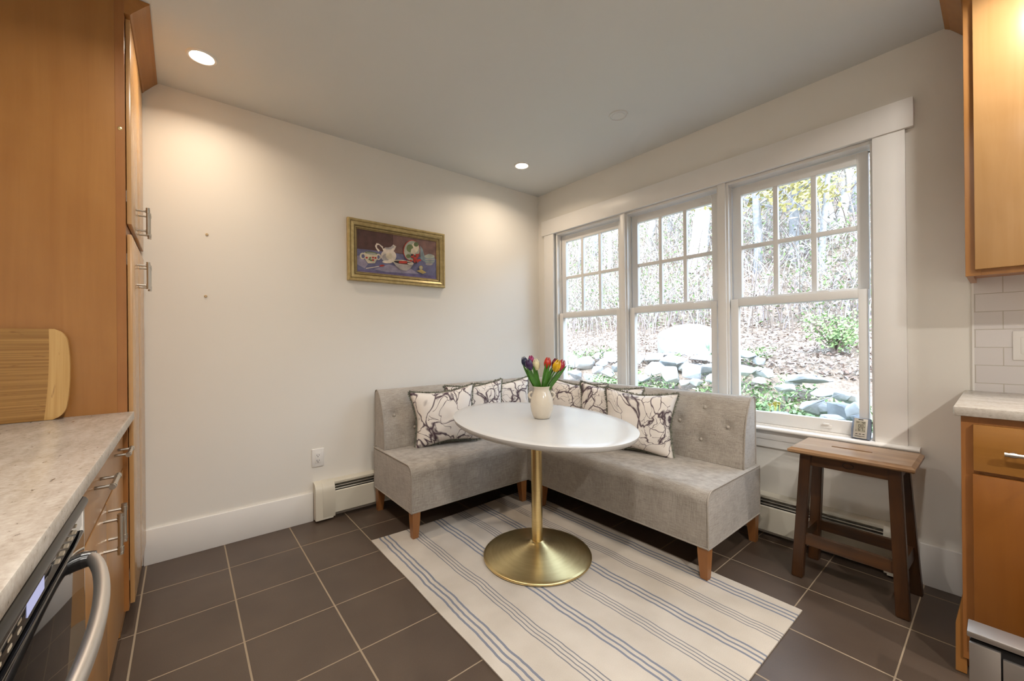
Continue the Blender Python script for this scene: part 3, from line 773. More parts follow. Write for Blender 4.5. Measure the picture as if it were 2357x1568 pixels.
def corner():
    x0, x1, y0, y1 = .095, .776, -.766, -.135
    t = thing('corner_sofa_bench', 'grey linen corner bench section behind the vase of tulips', 'upholstered bench', ((x0+x1)/2, (y0+y1)/2, 0), 'sections of the corner banquette')
    seat = part('seat', MB().box(x0, x1, y0, y1, SZ0, SZ1, .012, 3), M_FABRIC, t, 40)
    pp = MB(); pp.tube([(x0, y0, SZ0+.004), (x1, y0, SZ0+.004), (x1, y1, SZ0+.004)], .0045, 6); part('piping', pp, M_PIPE, seat, 60)
    xr, yr_ = .06, -.125
    rings = []
    for i in range(30):
        s = y0+(yr_-.164-y0)*i/30; rings.append([(xr+d, s, z) for d, z in BP])
    for i in range(7):                    # rounded inner corner
        a = PI/2*i/6; r = .05
        ring_ = []
        for d, z in BP:
            cx_, cy_ = xr+.164+r, yr_-.164-r; q = (.164+r)-d
            ring_.append((cx_-q*math.cos(a), cy_+q*math.sin(a), z))
        rings.append(ring_) if i else None
    rings = [r_ for r_ in rings if not (r_[0][1] > yr_-.164-.05+1e-6 and r_[0][0] == xr)]
    for i in range(1, 31):
        s = xr+.164+.05+(x1-(xr+.164+.05))*i/30; rings.append([(s, yr_-d, z) for d, z in BP])
    bb = MB(); bb.loft(rings); part('backrest', bb, M_FABRIC, t, 50)
    for x, y, sx, sy in ((x0+.004, y1-.004, -1, 1), (x1-.004, y1-.004, 1, 1), (x0+.004, y0+.004, -1, -1)):
        part('leg', leg(MB(), x, y, sx, sy, .0005), M_LEG, t, 30)
corner()

# ------------------------------------------------------------------ pillows
def pillow(name, c, wd, ht, yawd, lean, roll, label, seed):
    """c: centre, facing local +x, width along local y, height along local z"""
    t = thing(name, label, 'pillow', c, 'marbled throw pillows on the banquette')
    Rm = Matrix.Rotation(math.radians(yawd), 3, 'Z') @ Matrix.Rotation(math.radians(-lean), 3, 'Y') @ Matrix.Rotation(math.radians(roll), 3, 'X')
    c = V(c); T = .078
    def sh(u, v, sgn):
        a, b = 2*u-1, 2*v-1
        e = (1-abs(a)**2.6)*(1-abs(b)**2.6)
        th = T*max(0, e)**.5
        pin = 1-.16*(1-abs(b)**1.5) * abs(a)**2 ; pin2 = 1-.17*(1-abs(a)**1.5)*abs(b)**2
        y = a*wd/2*pin; z = b*ht/2*pin2
        w = .006*noise.noise(V((a*2.2+seed*5, b*2.2, sgn)))+.003*noise.noise(V((a*5+seed*5, b*5, sgn+4)))
        return y, z, sgn*(th+w*min(1, e*3))
    def wp(y, z, d): return c+Rm @ V((d, y, z))
    pb = MB()
    n = 30
    for sgn in (1, -1): pb.grid(lambda u, v: wp(*sh(u, v, sgn)), n, n)
    bmesh.ops.remove_doubles(pb.bm, verts=pb.bm.verts[:], dist=.0004)
    m = marble_cloth(seed)
    body = part('cover', pb, m, t, 180)
    fb = MB(); rnd = random.Random(seed)
    for side in range(4):
        for k in range(300):
            f = (k+rnd.random())/300
            u, v = ((f, 0), (1, f), (f, 1), (0, f))[side]
            y, z, d = sh(u, v, 1)
            out = V((0, (0, 1, 0, -1)[side], (-1, 0, 1, 0)[side]))
            L = .008+.010*rnd.random()
            p = wp(y, z, 0); dv = Rm @ (out+V((rnd.uniform(-.9, .9), rnd.uniform(-.8, .8), rnd.uniform(-.8, .8)))); dv.normalize()
            if (c.z+0) and (p+dv*L).z < SZ1+.004: L *= .3
            q = Rm @ V((1, 0, 0)); wv = dv.cross(q).normalized()*.0022+q*.001
            fb.face([p-dv*.003-wv, p-dv*.003+wv, p+dv*L*.6+wv*1.2, p+dv*L])
    part('fringe', fb, M_FRINGE, body, 0)
    return t
PZ = .628
pillow('throw_pillow', (.335, -1.235, PZ-.006), .465, .40, -17, 10, 4, 'marbled pillow nearest the outlet, front of the left three', 1)
pillow('throw_pillow', (.325, -.955, PZ+.012), .46, .40, -17, 10, 4, 'marbled pillow in the middle of the left three', 2)
pillow('throw_pillow', (.325, -.680, PZ+.012), .46, .40, -20, 10, 5, 'marbled pillow deepest in the corner, behind the other two left ones', 3)
pillow('throw_pillow', (.80, -.385, PZ+.016), .46, .40, -72, 10, -3, 'marbled pillow nearest the vase, hindmost of the right three', 4)
pillow('throw_pillow', (1.10, -.388, PZ+.012), .46, .40, -73, 10, -3, 'marbled pillow in the middle of the right three', 5)
pillow('throw_pillow', (1.345, -.405, PZ-.006), .475, .405, -74, 10, -2, 'marbled pillow nearest the bench end, front of the right three', 6)

# ------------------------------------------------------------------ table
TC = (1.257, -1.21)
t = thing('pedestal_table', 'oval white pedestal table with a brushed brass trumpet base', 'table', (TC[0], TC[1], 0))
M_TOP = plain('white_table_top', (.57, .565, .555), .24, var=.01)
rot = math.atan2(-.211, .977)
tb = MB(); tb.lathe([(.0, .733), (.9, .7335), (.996, .7335), (1.0, .7325), (1.0005, .731), (.988, .713), (.975, .708), (.0, .708)], (TC[0], TC[1], 0), 120, False, .626, .409, rot)
bmesh.ops.remove_doubles(tb.bm, verts=tb.bm.verts[:], dist=1e-6)
part('table_top', tb, M_TOP, t, 40)
pr = [(.0, .010), (.283, .010), (.286, .013), (.2865, .019), (.283, .0225), (.270, .0255), (.225, .033), (.175, .0415), (.125, .0515), (.085, .0625), (.058, .0735), (.043, .0825), (.036, .089), (.0, .0895)]
bs = MB().lathe(pr, (TC[0], TC[1], 0), 96, False); bmesh.ops.remove_doubles(bs.bm, verts=bs.bm.verts[:], dist=1e-6)
part('pedestal_base', bs, M_BRASS, t, 50)
part('column', MB().lathe([(.029, .086), (.029, .69), (.029, .700)], (TC[0], TC[1], 0), 48), M_BRASS, t, 50)
part('mount_plate', MB().lathe([(.03, .695), (.11, .700), (.11, .7085), (.03, .7085)], (TC[0], TC[1], 0), 48), M_BRASS, t, 40)

# ------------------------------------------------------------------ vase and tulips
VC = V((1.266, -1.175, .7345))
M_CER = plain('cream_glaze', (.62, .555, .455), .16, var=.03, scale=20, spec=.6)
t = thing('ceramic_vase', 'cream glazed ceramic vase holding tulips on the table', 'vase', VC)
vp = [(.002, 0), (.040, 0), (.044, .004), (.050, .018), (.057, .040), (.061, .062), (.0615, .080), (.058, .104), (.051, .126), (.045, .140), (.0415, .150), (.0415, .158), (.0445, .166), (.046, .169), (.0445, .171), (.041, .168), (.038, .155), (.042, .138), (.052, .11), (.055, .07), (.04, .012), (.002, .01)]
vb = MB().lathe(vp, VC, 56, False); bmesh.ops.remove_doubles(vb.bm, verts=vb.bm.verts[:], dist=1e-5)
part('body', vb, M_CER, t, 60)
for s in (-1, 1):
    d = Rt*s
    hp = [VC+d*(.050+.019*math.sin(a))+V((0, 0, .122+.017*math.cos(a))) for a in [PI*k/10 for k in range(11)]]
    part('handle', MB().tube(hp, .006, 10), M_CER, t, 60)
M_STEM = plain('tulip_stem_paint', (.055, .17, .022), .3, var=.15)
M_LEAF = plain('tulip_leaf_paint', (.055, .175, .02), .26, var=.3, scale=14)
def tulip(kind, head, size, col, label, leaves, tilt=(0, 0)):
    head = V(head); size *= 1.08
    base = VC+V(((head.x-VC.x)*.18, (head.y-VC.y)*.18, .06))
    t = thing('wooden_tulip', label, 'tulip', base, 'tulips in the vase')
    mid = V(((head.x-VC.x)*.36+VC.x, (head.y-VC.y)*.36+VC.y, VC.z+.175))
    up = (head-mid).normalized(); up = (up+V((0, 0, .5))).normalized()
    foot = head-up*size*.95
    part('stem', MB().tube([base, mid, (mid+foot)/2+V((0, 0, .004)), foot], [.0045, .0045, .0042, .0048], 8), M_STEM, t, 60)
    m = plain('tulip_'+kind, col, .22, var=.18, scale=30)
    fb = MB(); q = up.to_track_quat('Z', 'Y').to_matrix()
    for k in range(6):
        a0 = k*PI/3+.3; inner = k % 2
        def pet(u, v):
            s = u*2-1; h = v
            wdt = (.58 if not inner else .54)*(.75+.25*math.sin(PI*h))*(1-h**9*.75)
            rr = size*.66*(math.sin(PI*(.12+.80*h))**.8)*(1 if not inner else .92)
            a = a0+s*wdt
            return head+q @ V((rr*math.cos(a), rr*math.sin(a), size*(-1+2.05*h*(1-.10*s*s*h))))
        fb.grid(pet, 6, 9)
    part('flower_head', fb, m, t, 180)
    for tip, w in leaves:
        tip = V(tip); b0 = VC+V(((tip.x-VC.x)*.15, (tip.y-VC.y)*.15, .12))
        m1 = V(((tip.x-VC.x)*.38+VC.x, (tip.y-VC.y)*.38+VC.y, VC.z+.178))
        side = Rt-(tip-m1).normalized()*Rt.dot((tip-m1).normalized()); side.normalize()
        nrm = side.cross(tip-m1).normalized()
        def lf(u, v):
            p = b0*(1-v)**2+m1*2*v*(1-v)*1.0+tip*v*v if False else (b0.lerp(m1, min(1, v*2.2)) if v < .4545 else m1.lerp(tip, (v-.4545)/.5455))
            ww = w*(math.sin(PI*min(1, max(0, (v*.92+.06))))**.75)
            s = u*2-1
            return p+side*s*ww+nrm*(.35*ww*s*s)
        lb = MB(); lb.grid(lf, 6, 16)
        part('leaf', lb, M_LEAF, t, 180)
def vw(px, py, off=0):
    """point in the vase's own depth plane, off metres further away"""
    d = F2+R3*((px-1178.5)/F_PX)-U3*((py-784)/F_PX); k = ((VC-CAM).dot(F2)+off)/d.dot(F2); return CAM+d*k
TUL = [('navy', vw(1208, 833, .02), .027, (.012, .018, .055), 'dark navy tulip, leftmost in the vase', [(vw(1204, 842, .0), .012)]),
       ('purple', vw(1218, 839, -.02), .029, (.045, .018, .075), 'dark purple tulip in front of the navy one', [(vw(1214, 848, -.035), .013)]),
       ('magenta', vw(1223, 830, .04), .026, (.30, .02, .11), 'magenta tulip between the navy and cream tulips', []),
       ('cream', vw(1234, 839, .01), .029, (.70, .62, .38), 'cream white tulip right of the purple ones', [(vw(1227, 843, -.02), .014)]),
       ('red', vw(1260, 836, .01), .029, (.50, .03, .012), 'bright red tulip with two leaves in front', [(vw(1256, 837, -.025), .010), (vw(1264, 838, -.03), .011)]),
       ('maroon', vw(1277, 837, .03), .027, (.14, .015, .03), 'dark maroon tulip behind the yellow one', [(vw(1270, 846, -.01), .012)]),
       ('yellow', vw(1281.5, 842, -.02), .031, (.68, .40, .012), 'yellow tulip at the front right', []),
       ('rose', vw(1292, 841, .015), .030, (.36, .025, .045), 'rose red tulip, rightmost in the vase', [(vw(1304, 842, 0), .011)])]
for a in TUL: tulip(*a)

# ------------------------------------------------------------------ wooden stool
t = thing('wooden_stool', 'old dark wooden stool with hand slot in front of the right window', 'stool', (2.39, -.25, 0))
ST = .626
def stooltop():
    m = NT('stool_top_sheen'); v = m.coord((1.6, 26, 26))
    a = m.noise(v, 1, 4, .6, .6); b = m.noise(m.coord((5, 8, 5)), 1, 3)
    c = m.ramp(a.outputs['Fac'], [(.3, (.20, .105, .048)), (.7, (.37, .225, .12))])  # top paler than the legs, its sheen put into the colour
    k = m.ramp(b.outputs['Fac'], [(.60, (0, 0, 0)), (.72, (.45, .45, .45))])
    m.col(m.mix(k, c, (.42, .34, .27))); m.set(.30); return m.m
x0, x1, y0, y1 = 2.172, 2.612, -.405, -.095
def slab():
    mb = MB(); cxm, cym = (x0+x1)/2-.008, (y0+y1)/2+.005; sl_, sw = .068, .0115
    def outer(k, n, ins):
        # rectangle perimeter walk
        X0, X1, Y0, Y1 = x0+ins, x1-ins, y0+ins, y1-ins
        f = 4*k/n; s = int(f); g = f-s
        return [(X0+(X1-X0)*g, Y0), (X1, Y0+(Y1-Y0)*g), (X1-(X1-X0)*g, Y1), (X0, Y1-(Y1-Y0)*g)][s % 4]
    def slot(k, n):
        x, y = outer(k, n, 0); dx, dy = (x-cxm), (y-cym)
        # map direction to stadium
        a = math.atan2(dy/(y1-y0), dx/(x1-x0)); 
        px = cxm+max(-sl_, min(sl_, math.cos(a)*sl_*1.5)); return (px+math.cos(a)*sw*.6, cym+math.sin(a)*sw)
    n = 48; rings = []
    for fn, z in ((slot, ST-.026), (slot, ST), (lambda k, n: outer(k, n, .013), ST), (lambda k, n: outer(k, n, 0), ST-.010), (lambda k, n: outer(k, n, 0), ST-.020), (lambda k, n: outer(k, n, .006), ST-.026)):
        rings.append([(*fn(k, n), z) for k in range(n)])
    mb.loft(rings+[rings[0]], True, False); bmesh.ops.remove_doubles(mb.bm, verts=mb.bm.verts[:], dist=1e-6); return mb
part('seat', slab(), stooltop(), t, 30)
TZ = ST-.027
tops = {(-1, -1): (2.235, -.345), (1, -1): (2.545, -.345), (1, 1): (2.545, -.150), (-1, 1): (2.235, -.150)}
feet = {(-1, -1): (2.199, -.365), (1, -1): (2.571, -.385), (1, 1): (2.583, -.128), (-1, 1): (2.205, -.120)}
def sp(c, z): a, b = V((*feet[c], 0)), V((*tops[c], TZ)); return a.lerp(b, z/TZ)
for c in tops:
    def sq(z, w=.022, d=.021):
        p = sp(c, z); return [(p.x-w, p.y-d, z), (p.x+w, p.y-d, z), (p.x+w, p.y+d, z), (p.x-w, p.y+d, z)]
    lb = MB(); lb.loft([sq(0.0005), sq(TZ)]); bmesh.ops.bevel(lb.bm, geom=[e for e in lb.bm.edges], offset=.003, segments=2, affect='EDGES')
    part('leg', lb, M_OLD, t, 30)
def rail(name, a, b, z0, z1, w, mat, ins):
    mb = MB(); A0, B0, A1, B1 = sp(a, z0), sp(b, z0), sp(a, z1), sp(b, z1)
    d = (B0-A0).normalized(); nn = V((-d.y, d.x, 0))*w
    r0 = [A0+d*ins-nn, A0+d*ins+nn, A1+d*ins+nn, A1+d*ins-nn]; r1 = [B0-d*ins-nn, B0-d*ins+nn, B1-d*ins+nn, B1-d*ins-nn]
    mb.loft([r0, r1]); return part(name, mb, mat, t, 30)
M_OLDY = wood('old_stool_side_rail', (.030, .012, .004), (.092, .035, .009), 'y', .33, contrast=1.4)
LL, RL, LBk, RBk = (-1, -1), (1, -1), (-1, 1), (1, 1)
fr = rail('apron', LL, RL, TZ-.055, TZ, .010, M_OLDX, .018); rail('apron', LBk, RBk, TZ-.055, TZ, .010, M_OLDX, .018)
rail('apron', LL, LBk, TZ-.055, TZ, .010, M_OLDY, .018); rail('apron', RL, RBk, TZ-.055, TZ, .010, M_OLDY, .018)
rail('stretcher', LL, RL, .165, .215, .011, M_OLDX, .018); rail('stretcher', LBk, RBk, .165, .215, .011, M_OLDX, .018)
rail('stretcher', LL, LBk, .165, .215, .011, M_OLDY, .018); rail('stretcher', RL, RBk, .165, .215, .011, M_OLDY, .018)
em = MB(); ec = V((2.392, -.3575, TZ-.028))
em.tube([ec+V((.019*math.cos(a), 0, .012*math.sin(a))) for a in [2*PI*k/24 for k in range(25)]], .0016, 6, False)
part('emblem', em, plain('burnt_mark', (.02, .008, .003), .5), fr, 60, label='small burnt oval mark')

# ------------------------------------------------------------------ clock on the window ledge
t = thing('digital_clock', 'small silver digital clock standing on the window ledge', 'clock', (2.378, -.012, .634))
M_SILV = plain('silver_plastic', (.55, .52, .46), .35, .2, var=.02)
M_BLUE = plain('blue_grey_plastic', (.16, .19, .25), .35, var=.03)
M_LCD2 = plain('lcd_grey', (.40, .38, .30), .2, var=.03)
KM = Matrix.Translation((2.378, -.012, .634)) @ Matrix.Rotation(math.radians(-8), 4, 'Z') @ Matrix.Rotation(math.radians(-14), 4, 'X')
bb = MB(); bb.loft([[KM @ V((x, y, z)) for x, z in pts] for y, pts in ((-.017, [(-.029, .003), (.029, .003), (.031, .05), (.028, .103), (-.028, .103), (-.031, .05)]), (-.010, [(-.037, .001), (.037, .001), (.040, .05), (.035, .106), (-.035, .106), (-.040, .05)]), (.012, [(-.035, .001), (.035, .001), (.037, .05), (.033, .104), (-.033, .104), (-.037, .05)]))])
bd = part('body', bb, M_BLUE, t, 30)
fp = MB(); fp.box(-.0275, .0275, -.0195, -.0165, .004, .102, .002, M=KM); fa = part('face', fp, M_SILV, t, 30)
part('screen', MB().box(-.0205, .0205, -.0203, -.0192, .035, .090, M=KM), M_LCD2, fa, 0)
SEG = {'0': 'abcdef', '6': 'acdefg', '7': 'abc'}
def seg(mb, ch, x, z, w, h, y=-.0206):
    tk = .0016
    P = dict(a=(0, h, w, tk), d=(0, 0, w, tk), g=(0, h/2, w, tk), f=(0, h/2, tk, h/2), b=(w-tk, h/2, tk, h/2), e=(0, 0, tk, h/2), c=(w-tk, 0, tk, h/2))
    for s in SEG[ch]:
        a, b, c, d = P[s]; mb.box(x+a, x+a+c, y-.0002, y+.0003, z+b, z+b+d, M=KM)
dg = MB()
for ch, x, z in (('0', -.008, .058), ('0', .003, .058), ('6', -.008, .040), ('7', .003, .040)): seg(dg, ch, x, z, .008, .013)
for x, z, w in ((-.017, .082, .012), (.004, .083, .014), (.008, .077, .009), (-.018, .040, .004), (.014, .041, .005), (.014, .060, .004)): dg.box(x, x+w, -.0208, -.0203, z, z+.0025, M=KM)
part('digit', dg, plain('lcd_ink', (.02, .02, .015), .5), fa, 0)
for x in (-.018, -.004, .010): part('button', MB().box(x, x+.009, -.0212, -.019, .023, .026, .001, M=KM), M_DARK, fa, 30)
part('badge', MB().box(-.010, .010, -.0205, -.019, .0945, .099, .0008, M=KM), M_DARK, fa, 30)
kb = MB(); kb.tube([KM @ V((x, -.020, .013+.15*x*x*20)) for x in [-.020+.004*i for i in range(11)]], .0011, 6)
part('groove', kb, M_DARK, fa, 30)
part('stand', MB().box(-.02, .02, .012, .018, .001, .07, .001, M=KM), M_BLUE, bd, 30)

# ------------------------------------------------------------------ garden outside
GX = [(-2, .05), (.3, .06), (1.5, .12), (2.4, .28), (3.0, .42), (3.6, .78), (4.5, .92), (6, 1.30), (8, 2.05), (12, 4.0), (20, 8.6), (40, 19)]
def gz(x, y):
    for (a, za), (b, zb) in zip(GX, GX[1:]):
        if y <= b: z = za+(zb-za)*(y-a)/(b-a); break
    else: z = GX[-1][1]
    k = min(1, max(0, (y-1)/3))
    return z+k*(.10*noise.noise(V((x*.5, y*.5, 3)))+.05*noise.noise(V((x*1.7, y*1.7, 5)))*min(1, y/4))+max(0, y-7)*.10*noise.noise(V((x*.13, y*.13, 8)))
def soil():
    m = NT('leaf_mould_soil'); v = m.coord()
    n = m.noise(v, 4, 5, .65); n2 = m.noise(v, 30, 4, .7)
    f = m.math('ADD', m.math('MULTIPLY', n.outputs['Fac'], .45), m.math('MULTIPLY', n2.outputs['Fac'], .55))
    m.col(m.ramp(f, [(.32, (.10, .07, .055)), (.5, (.24, .19, .15)), (.66, (.36, .31, .27))])); m.set(.95, 0, .1); m.bump(n2.outputs['Fac'], .6, .03)
    return m.m
gb = MB()
xs = [-70, -50, -40, -34, -26, -20, -16]+[-13+i*.42 for i in range(56)]+[12, 16, 22]
ys = [.14, .6, 1.1]+[1.5+i*.22 for i in range(42)]+[11+i*.8 for i in range(14)]+[24, 28, 33, 40]
G = [[gb.bm.verts.new((x, y, gz(x, y))) for y in ys] for x in xs]
for i in range(len(xs)-1):
    for j in range(len(ys)-1): gb.bm.faces.new([G[i][j], G[i+1][j], G[i+1][j+1], G[i][j+1]])
o = part('garden_slope', gb, soil(), None, 180); setp(o, 'steep garden hillside rising behind the windows', 'hillside', None, 'structure')

rnd = random.Random(11)
def cards(n, region, size, mats, lift=(0, .03), flat=1.0, dens=None):
    mb = MB()
    for _ in range(n):
        for _t in range(20):
            y = region[2]+(region[3]-region[2])*rnd.random()**1.4
            w = .35+y*.14
            xc = 2.84-(2.66+y)*.56; x = xc+rnd.uniform(-1, 1)*(2.66+y)*.62
            if region[0] < x < region[1] and (dens is None or dens(x, y)): break
        z = gz(x, y)+rnd.uniform(*lift)
        s = size*rnd.uniform(.6, 1.5)*(1+.05*y)
        a = rnd.random()*6.28; tl = rnd.gauss(0, .6)*flat; tl2 = rnd.gauss(0, .5)*flat
        d1 = V((math.cos(a), math.sin(a), math.tan(max(-1.2, min(1.2, tl)))*.7)).normalized(); d2 = V((-math.sin(a), math.cos(a), math.tan(max(-1.2, min(1.2, tl2)))*.6)).normalized()
        p = V((x, y, z))
        mb.face([p-d1*s, p+d2*s*.45, p+d1*s, p-d2*s*.45], rnd.randrange(len(mats)))
    return mb
def fol(name, c, tr=.0): return plain(name, tuple(x*.62+.02 for x in c), .8, var=.2, scale=3, spec=.1)
LIT = [fol('dry_leaf_tan', (.62, .52, .44)), fol('dry_leaf_pink', (.58, .45, .41)), fol('dry_leaf_pale', (.80, .73, .66)), fol('dry_leaf_brown', (.32, .22, .18))]
solo('leaf_litter', cards(26000, (-12, 6, 3.4, 13), .024, LIT, (0, .05)), LIT, (0, 0, 0), 'fallen dry leaves covering the hillside', 'leaf litter', kind='stuff', smooth=0)
GRN = [fol('fresh_green', (.34, .50, .20)), fol('pale_green', (.50, .62, .34)), fol('deep_green', (.16, .30, .09))]
def patch(x, y):
    return noise.noise(V((x*.9, y*.9, 21))) > ((-.32 if x > .2 else -.05) if y < 3.2 else .20)
solo('ground_cover', cards(12000, (-6, 4, 1.3, 4.2), .026, GRN, (.0, .16), 1.4, patch), GRN, (0, 0, 0), 'low green ground cover plants below the windows', 'ground cover', kind='stuff', smooth=0)
solo('hillside_leaves', cards(30000, (-22, 8, 6.2, 22), .032, GRN[:2]+[LIT[2], fol('grey_twig_leaf', (.40, .40, .36))], (.0, 1.1), 1.6, lambda x, y: noise.noise(V((x*.35, y*.35, 31))) > -.4), GRN[:2]+[LIT[2], fol('grey_twig_leaf2', (.40, .40, .36))], (0, 0, 0), 'fresh spring leaves of the underbrush on the hillside', 'underbrush leaves', kind='stuff', smooth=0)
# bramble canes
bm_ = MB()
for _ in range(2600):
    y = 5.8+13*rnd.random()**1.3; xc = 2.84-(2.66+y)*.56; x = xc+rnd.uniform(-1, 1)*(2.66+y)*.62
    L = rnd.uniform(.5, 1.5)*(1+.03*y); a = rnd.random()*6.28; r = .004+.0012*y*rnd.random(); bend = rnd.uniform(.1, .9)
    p = V((x, y, gz(x, y)-.03)); pts = []
    for k in range(5):
        f = k/4; pts.append(p+V((math.cos(a)*L*bend*f*f, math.sin(a)*L*bend*f*f, L*(f-.35*bend*f*f))))
    bm_.tube(pts, [r, r, r*.9, r*.7, r*.4], 3, False, mi=rnd.randrange(3))
CANE = [fol('cane_pale', (.74, .68, .63)), fol('cane_mauve', (.50, .43, .44)), fol('cane_brown', (.30, .23, .19))]
solo('bramble', bm_, CANE, (0, 0, 0), 'tangle of thin bare bramble canes on the hillside', 'brambles', kind='stuff', smooth=0)

# rocks
M_ROCKS = [plain('rock_pale', (.40, .40, .395), .85, var=.18, scale=9, bump=.5, bscale=18), plain('rock_grey', (.27, .28, .295), .85, var=.2, scale=8, bump=.5, bscale=16)]
def rock(px, py, wpx, hpx, Y, win, idx, seed, special=None):
    d = F2+R3*((px-1178.5)/F_PX)-U3*((py-784)/F_PX); k = (Y-CAM.y)/d.y; c = CAM+d*k
    dep = (c-CAM).dot(F2); w = wpx*dep/F_PX/2*1.1; h = hpx*dep/F_PX/2*1.12
    rr = random.Random(seed); mb = MB()
    if special:
        base = [(-.95, -.5, -1), (.9, -.6, -1), (1.0, .6, -1), (-1, .6, -1), (-.98, -.3, .1), (-.78, -.62, .62), (-.1, -.85, .68), (.15, -.95, .2), (.62, -.7, .6), (.98, -.3, .2), (.85, .5, .55), (-.8, .6, .6), (0, -.1, 1.0), (.3, -.9, -1), (-.3, -.8, -1), (.4, .2, .98), (-.4, .1, .95)]
    else:
        base = []
        while len(base) < 15:
            p = V((rr.gauss(0, 1), rr.gauss(0, 1), rr.gauss(0, 1))).normalized(); m_ = max(abs(q) for q in p)
            base.append(p*(.55+.45/m_)*rr.uniform(.82, 1.0))
    vs_ = [mb.bm.verts.new(p) for p in base]
    bmesh.ops.convex_hull(mb.bm, input=vs_)
    bmesh.ops.delete(mb.bm, geom=[v for v in mb.bm.verts if not v.link_faces], context='VERTS')
    bmesh.ops.bevel(mb.bm, geom=mb.bm.edges[:], offset=.07, segments=1, affect='EDGES')
    rotm = Matrix.Rotation(rr.uniform(-.3, .3), 3, 'Y')
    for v in mb.bm.verts:
        p = rotm @ (v.co*(1+.06*noise.noise(v.co*2+V((seed, 0, 0)))))
        v.co = c+V((p.x*w*1.12, p.y*(w+h)*.5, p.z*h*1.12))
    lab = special or 'grey garden rock, number'
    gname = {'L': 'left', 'M': 'middle', 'R': 'right'}[win]
    if special: label = special
    else:
        label = 'pale %s rock seen through the %s window, %s' % ('rounded' if wpx < 1.6*hpx else 'flat', gname, ORD[idx])
    bpos = V((c.x, c.y, c.z-h))
    solo('garden_rock' if not special else 'boulder', mb, M_ROCKS[1 if special or seed % 3 == 0 else 0], bpos, label, 'rock', 'rocks of the low garden wall', smooth=24)
ORDN = ['first', 'second', 'third', 'fourth', 'fifth', 'sixth', 'seventh', 'eighth', 'ninth', 'tenth', 'eleventh', 'twelfth', 'thirteenth', 'fourteenth', 'fifteenth', 'sixteenth', 'seventeenth', 'eighteenth', 'nineteenth', 'twentieth', 'twenty-first']
ORD = [o_+' from its left' for o_ in ORDN]
RK = {'L': [(1312, 816, 12, 14, 3.6), (1319, 832, 20, 30, 3.3), (1348, 836, 44, 34, 3.3), (1374, 820, 12, 16, 3.5), (1386, 836, 30, 22, 3.2), (1406, 822, 34, 24, 3.5), (1322, 862, 34, 20, 2.9), (1400, 858, 30, 22, 2.9), (1360, 868, 34, 18, 2.8), (1335, 812, 22, 12, 3.9), (1420, 845, 26, 24, 3.3), (1303, 846, 20, 22, 3.2), (1376, 852, 24, 20, 3.1)],
      'M': [(1450, 838, 26, 30, 3.2), (1472, 828, 22, 18, 3.5), (1505, 822, 62, 18, 3.6), (1508, 852, 44, 36, 3.0), (1553, 836, 62, 40, 3.3), (1549, 862, 46, 36, 2.9), (1596, 856, 54, 34, 2.95), (1612, 824, 44, 18, 3.6), (1626, 848, 36, 30, 3.2), (1602, 880, 30, 16, 2.8), (1478, 872, 36, 16, 2.8), (1528, 838, 26, 26, 3.3), (1575, 842, 26, 26, 3.3), (1640, 826, 24, 18, 3.6), (1572, 880, 30, 16, 2.8), (1640, 872, 26, 22, 2.9), (1540, 818, 30, 12, 3.8)],
      'R': [(1716, 818, 44, 24, 3.4), (1722, 852, 46, 24, 3.0), (1765, 858, 44, 22, 3.0), (1748, 876, 26, 16, 2.8), (1806, 892, 40, 18, 2.6), (1858, 872, 96, 22, 2.9), (1872, 938, 48, 36, 2.0), (1905, 905, 64, 20, 2.5), (1936, 912, 30, 22, 2.2), (1956, 916, 46, 30, 2.3), (1938, 950, 66, 44, 1.9), (1968, 944, 34, 34, 1.8), (1792, 958, 40, 24, 1.8), (1745, 832, 26, 20, 3.4), (1742, 856, 22, 22, 3.1), (1900, 940, 30, 26, 2.0), (1914, 968, 50, 24, 1.7), (1976, 966, 30, 22, 1.7), (1826, 880, 30, 16, 2.9)]}
sd = 5
for wn in 'LMR':
    for i, (px, py, w_, h_, Y) in enumerate(sorted(RK[wn])):
        sd += 1; rock(px, py, w_, h_, Y, wn, i, sd)
rock(1584, 784, 112, 62, 4.4, 'M', 0, 99, 'big pale flat-topped boulder on the slope, seen through the middle window')

# daffodil clumps and shrubs
def grasp(px, py, Y):
    d = F2+R3*((px-1178.5)/F_PX)-U3*((py-784)/F_PX); k = (Y-CAM.y)/d.y; c = CAM+d*k; return V((c.x, c.y, gz(c.x, c.y)))
M_BLADE = fol('daffodil_blade', (.30, .44, .30)); M_DAFF = fol('daffodil_yellow', (1.0, .85, .22))
def clump(p, h, nb, nf, label):
    t = thing('daffodil_clump', label, 'daffodils', p, 'daffodil clumps in the garden')
    b = MB()
    for k in range(nb):
        a = rnd.random()*6.28; s = rnd.uniform(.05, .30)*h; hh = h*rnd.uniform(.6, 1)
        pts = [p+V((math.cos(a)*s*f*f, math.sin(a)*s*f*f, hh*f-.02)) for f in (0, .35, .7, 1)]
        b.tube(pts, [(.008, .003), (.008, .003), (.007, .003), (.002, .001)], 4, False)
    part('blade', b, M_BLADE, t, 60)
    if nf:
        f_ = MB()
        for k in range(nf):
            a = rnd.random()*6.28; s = rnd.uniform(.02, .16)*h; q = p+V((math.cos(a)*s, math.sin(a)*s, h*rnd.uniform(.95, 1.1)))
            f_.tube([q-V((0, 0, h*.5)), q], .003, 4, False)
            for j in range(6):
                e = 2*PI*j/6; f_.face([q, q+V((.011*math.cos(e-.4), -.006, .011*math.sin(e-.4))), q+V((.021*math.cos(e), -.008, .021*math.sin(e))), q+V((.011*math.cos(e+.4), -.006, .011*math.sin(e+.4)))])
            f_.tube([q, q+V((0, -.018, .003))], [.005, .008], 8, False)
        part('flower', f_, M_DAFF, t, 60)
